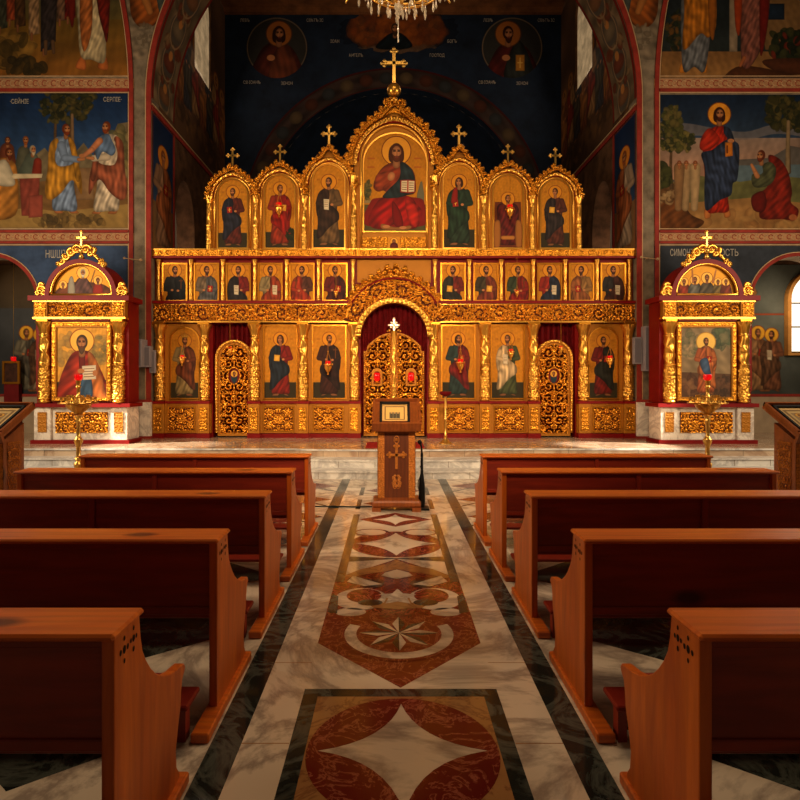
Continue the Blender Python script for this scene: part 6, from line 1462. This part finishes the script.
# ================================================================== CANDLE STANDS, MICROPHONE STAND, RUG, CABLE
def candelabrum(px, label):
    Y = 7.3; s = Y/FPX; x = (px-391)*s; Z = lambda py: 1.6-(py-381)*s
    r = empty('candle_stand', (x, Y, 0), label, 'candle stand')
    m = MB(); m.lathe(x, Y, [(.19, 0), (.19, .03), (.15, .05), (.08, .09), (.05, .14), (.075, .18), (.04, .23), (.03, .30)], 24); m.build('base', [BRASS], r, smooth=True, angle=35)
    m = MB(); pr = [(.03, .30), (.028, .50), (.05, .53), (.055, .57), (.03, .60), (.045, .63), (.028, .66), (.026, .78), (.034, .80), (.05, .84), (.052, .87), (.03, .90), (.024, .92), (.022, 1.08), (.035, 1.10), (.03, 1.13), (.05, 1.17)]
    m.lathe(x, Y, pr, 18); m.build('stem', [BRASS], r, smooth=True, angle=35)
    zt = Z(403)
    m = MB(); m.lathe(x, Y, [(.035, zt-.14), (.06, zt-.12), (.12, zt-.07), (.145, zt-.035), (.15, zt-.02), (.13, zt-.015), (.03, zt-.02)], 28)
    for rr_ in (.12, .195, .225): m.tube([(x+rr_*math.cos(a), Y+rr_*math.sin(a), zt) for a in np.linspace(0, 2*PI, 36, endpoint=False)], .007, 5, closed=True)
    for q_ in range(6): m.tube([(x+.03*math.cos(q_*PI/3), Y+.03*math.sin(q_*PI/3), zt-.02), (x+.225*math.cos(q_*PI/3), Y+.225*math.sin(q_*PI/3), zt)], .006, 5); m.build('tray', [BRASS], r, smooth=True, angle=35)
    m = MB(); m.lathe(x, Y, [(.03, zt), (.022, zt+.06), (.034, zt+.08), (.02, zt+.10), (.02, zt+.18), (.034, zt+.20), (.022, zt+.22), (.03, Z(381)), (.04, Z(380.5))], 16); m.build('centre_stem', [BRASS], r, smooth=True, angle=35)
    for ring, n in ((.195, 12), (.12, 7)):
        for k in range(n):
            a = 2*PI*k/n+.2; cx_, cy_ = x+ring*math.cos(a), Y+ring*math.sin(a); hh = .075 if ring > .15 else .10
            m = MB(); m.lathe(cx_, cy_, [(.012, zt), (.006, zt+.02), (.006, zt+hh-.03), (.016, zt+hh-.02), (.018, zt+hh), (.013, zt+hh)], 8); m.build('candle_cup', [BRASS], r, smooth=True, angle=35)
    m = MB(); m.lathe(x, Y, [(.03, Z(380.5)), (.045, Z(379)), (.05, Z(375)), (.046, Z(374.5))], 16); m.build('red_glass_cup', [REDG], r, smooth=True)
    return r
candelabrum(78.5, 'tall brass candle stand with red glass cup before the left shrine')
candelabrum(707.5, 'tall brass candle stand with red glass cup before the right shrine')
# slim gold stand with red top on the platform
Y = 11.15; s = Y/FPX; x = (445.5-391)*s; Z = lambda py: 1.6-(py-381)*s
r = empty('slim_stand', (x, Y, PF), 'slim gold pedestal stand with red top, right of the central doors', 'candle stand')
m = MB(); m.lathe(x, Y, [(.12, PF), (.12, PF+.02), (.09, PF+.035), (.05, PF+.08), (.02, PF+.12)], 20); m.build('base', [BRASS], r, smooth=True, angle=35)
m = MB(); m.lathe(x, Y, [(.02, PF+.12), (.035, PF+.15), (.018, PF+.18), (.018, PF+.45), (.03, PF+.47), (.02, PF+.50), (.022, Z(397)), (.035, Z(396.5))], 14); m.build('stem', [BRASS], r, smooth=True, angle=35)
m = MB(); m.lathe(x, Y, [(.03, Z(396.5)), (.10, Z(394.5)), (.115, Z(393)), (.11, Z(391.5)), (.06, Z(391.5))], 20); m.build('red_top', [VELVET], r, smooth=True)
for k in range(3): pass
# rug
m = MB(); m.bbox(-.46, .60, 10.42, 11.35, PF, PF+.012, .004); tag(m.build('rug', [m_plain('red_rug', (150, 20, 16), .9, 0, .15, 30)]), 'red rug on the platform before the central doors', 'rug')
# microphone stand
r = empty('microphone_stand', (.385, 7.30, 0), 'black folded microphone stand standing right of the centre lectern', 'microphone stand')
X0, Y0 = .385, 7.30
m = MB(); m.bbox(X0-.09, X0+.09, Y0-.09, Y0+.09, 0, .03, .006); m.build('base_plate', [BLACK], r)
m = MB(); m.lathe(X0, Y0, [(.035, .03), (.042, .10), (.038, .30), (.024, .42), (.018, .45), (.016, .70)], 12); m.build('pole', [BLACK], r, smooth=True, angle=40)
m = MB(); m.tube([(X0, Y0, .68), (X0-.005, Y0-.01, .78), (X0-.02, Y0-.03, .83)], [.013, .012, .012], 8); m.ball((X0-.028, Y0-.035, .84), .028, 0, 10); m.build('microphone', [BLACK], r, smooth=True)
m = MB(); m.tube([(X0-.03+.02*math.sin(t*9), Y0-.05, .05+t*.5) for t in np.linspace(0, 1, 20)], .006, 5); m.build('folded_leg', [BLACK], r, smooth=True)
m = MB(); m.tube([(-.98+t*.80, 7.42+.02*math.sin(t*7)+(.0), .008) for t in np.linspace(0, 1, 30)], .009, 6)
tag(m.build('cable', [BLACK], smooth=True), 'thin black cable lying across the marble floor left of the centre lectern', 'cable')

# speakers on the piers
for i, (a, b, y0, y1, dy, lab) in enumerate(((131, 141.5, 339, 367, .30, 'largest grey loudspeaker box on the left pier, nearest the left shrine'), (143.5, 150, 346, 367, .16, 'small middle grey loudspeaker box on the left pier'), (149.2, 155.2, 350, 373, .06, 'narrow grey loudspeaker beside the left end of gold screen'),
                     (634, 642, 337, 364, .10, 'dark-edged grey loudspeaker box beside the right end of gold screen'), (645, 655, 326, 371, .2, 'tall grey loudspeaker box on the right pier'))):
    Yf = WY-dy-.03; s = Yf/FPX
    if i == 2 or i == 3: xa, xb = (a-391)*s, (b-391)*s; Yb = WY-.031
    else: xa, xb = (a-391)*s, (b-391)*s; Yb = WY-.031
    r = empty('loudspeaker', ((xa+xb)/2, Yf, 1.6-(y1-381)*s), lab, 'loudspeaker', 'grey loudspeakers on the piers')
    m = MB(); m.bbox(xa, xb, Yf, Yb, 1.6-(y1-381)*s, 1.6-(y0-381)*s, .008); m.build('box', [GREY], r)
    m = MB(); m.box(xa+.02, xb-.02, Yf-.004, Yf, 1.6-(y1-381)*s+.03, 1.6-(y0-381)*s-.03); m.build('grille', [m_plain('grille_grey', (110, 104, 110), .6, 0, .08, 200)], r)
for sgn, px in ((-1, 131), (1, 648)):
    p = at(px, 259 if sgn < 0 else 258, WY-.12)
    r = empty('wall_fitting', p, 'tiny pale rod-shaped light fitting on the %s pier' % ('left' if sgn < 0 else 'right'), 'light fitting', 'small pier light fittings')
    m = MB(); m.tube([(p[0]-.14, p[1]+.0, p[2]+.02), (p[0]+.2, p[1]+.02, p[2]-.02)], .008, 6); m.tube([(p[0], p[1], p[2]), (p[0], WY, p[2])], .01, 6); m.build('rod', [CREAM], r)
    m = MB(); m.ball((p[0]+.2, p[1], p[2]-.02), .03); m.ball((p[0]-.14, p[1], p[2]+.02), .025); m.build('lamp_head', [CREAM], r, smooth=True)
# framed icon and lamp inside the left arch
p = at(10.5, 371, 13.0); r = empty('framed_icon', (p[0], 13.45, at(10, 384, 13.45)[2]), 'gold framed dark icon standing inside the left side arch', 'icon')
xa, xb, za, zb2 = at(2, 0, 13.4)[0], at(19.5, 0, 13.4)[0], at(0, 384, 13.4)[2], at(0, 361, 13.4)[2]
m = MB(); m.prism([(xa, za), (xb, za), (xb, zb2), (xa, zb2)], [[(xa+.05, za+.05), (xb-.05, za+.05), (xb-.05, zb2-.05), (xa+.05, zb2-.05)]], 13.40, 13.44, 'y'); m.build('frame', [GOLD], r)
m = MB(); m.box(xa+.04, xb-.04, 13.42, 13.44, za+.04, zb2-.04); m.build('panel', [m_plain('dark_icon', (70, 40, 26), .5, 0, .4, 12)], r)
m = MB(); m.box(xa+.03, xb-.03, 13.42, 13.54, PF, za); m.build('stand', [m_plain('red_cloth', (110, 20, 20), .8)], r)
p = at(13.5, 359, 13.35); r = empty('votive_lamp', p, 'glowing red lamp above the dark icon inside the left arch', 'votive lamp')
m = MB(); m.lathe(p[0], p[1], [(.02, p[2]-.05), (.05, p[2]-.03), (.055, p[2]+.03), (.05, p[2]+.05)], 12); m.build('red_glass', [REDG], r, smooth=True)
m = MB(); m.tube([(p[0], p[1], p[2]+.05), (p[0], p[1], 4.4)], .004, 4); m.build('chain', [BRASS], r)
# chandelier
X0, Y0 = at(404, 0, 7.0)[0], 7.0; zc0 = at(0, -1, 7.0)[2]
r = empty('chandelier', (X0, Y0, zc0), 'gilt crystal chandelier bottom hanging at the top of the picture', 'chandelier')
xb0 = at(398, 0, 7)[0]-X0
m = MB(); m.lathe(X0-.07, Y0, [(.02, zc0-.06), (.06, zc0-.04), (.10, zc0+.02), (.12, zc0+.10), (.09, zc0+.16), (.05, zc0+.22), (.04, zc0+.5), (.10, zc0+.6), (.05, zc0+.7), (.03, zc0+2.4)], 20); m.build('central_stem', [BRASS], r, smooth=True, angle=40)
m = MB()
for rr, zz in ((.30, .12), (.52, .22), (.75, .42)): m.tube([(X0+rr*math.cos(a), Y0+rr*math.sin(a), zc0+zz) for a in np.linspace(0, 2*PI, 40, endpoint=False)], .014, 6, closed=True)
m.build('ring', [BRASS], r, smooth=True)
for k in range(10):
    a = 2*PI*k/10; m = MB(); m.tube([(X0-.07+(.07+.75*t)*math.cos(a), Y0+.75*t*math.sin(a), zc0+.25+.22*math.sin(t*PI*1.4-.9)+.06*t) for t in np.linspace(0.05, 1, 12)], .012, 6); m.build('arm', [BRASS], r, smooth=True)
drop = None
for rr, zz, n in ((.30, .12, 16), (.52, .22, 26), (.75, .42, 30), (.10, .02, 8)):
    for k in range(n):
        a = 2*PI*k/n+rr; px_, py_, pz_ = X0+rr*math.cos(a), Y0+rr*math.sin(a), zc0+zz; ln = .10+.05*((k*7) % 3)
        if drop is None:
            m = MB(); m.lathe(0, 0, [(.002, 0), (.012, -.03), (.006, -.04), (.010, -.055), (.018, -.085), (.010, -.11), (.001, -.125)], 6); drop = m.build('crystal_drop', [CRYS], None); drop.parent = r; dd = drop
        else: dd = drop.copy(); COL.objects.link(dd); dd.parent = r
        dd.location = (px_-X0, py_-Y0, pz_-zc0); dd.scale = (1, 1, ln/.12)
m = MB(); xx = at(397, 0, 7)[0]
for q, (rr, zz) in enumerate(((.05, -.10), (.035, -.17), (.02, -.22))): m.ball((X0-.07, Y0, zc0+zz), rr, 0, 8)
m.build('crystal_ball', [CRYS], r)
m = MB(); m.tube([(X0-.07, Y0, zc0-.24), (X0-.07, Y0, zc0-.52)], .006, 5); m.ball((X0-.07, Y0, zc0-.36), .014, 0, 6); m.ball((X0-.07, Y0, zc0-.44), .012, 0, 6); m.build('pendant_chain', [CRYS], r)
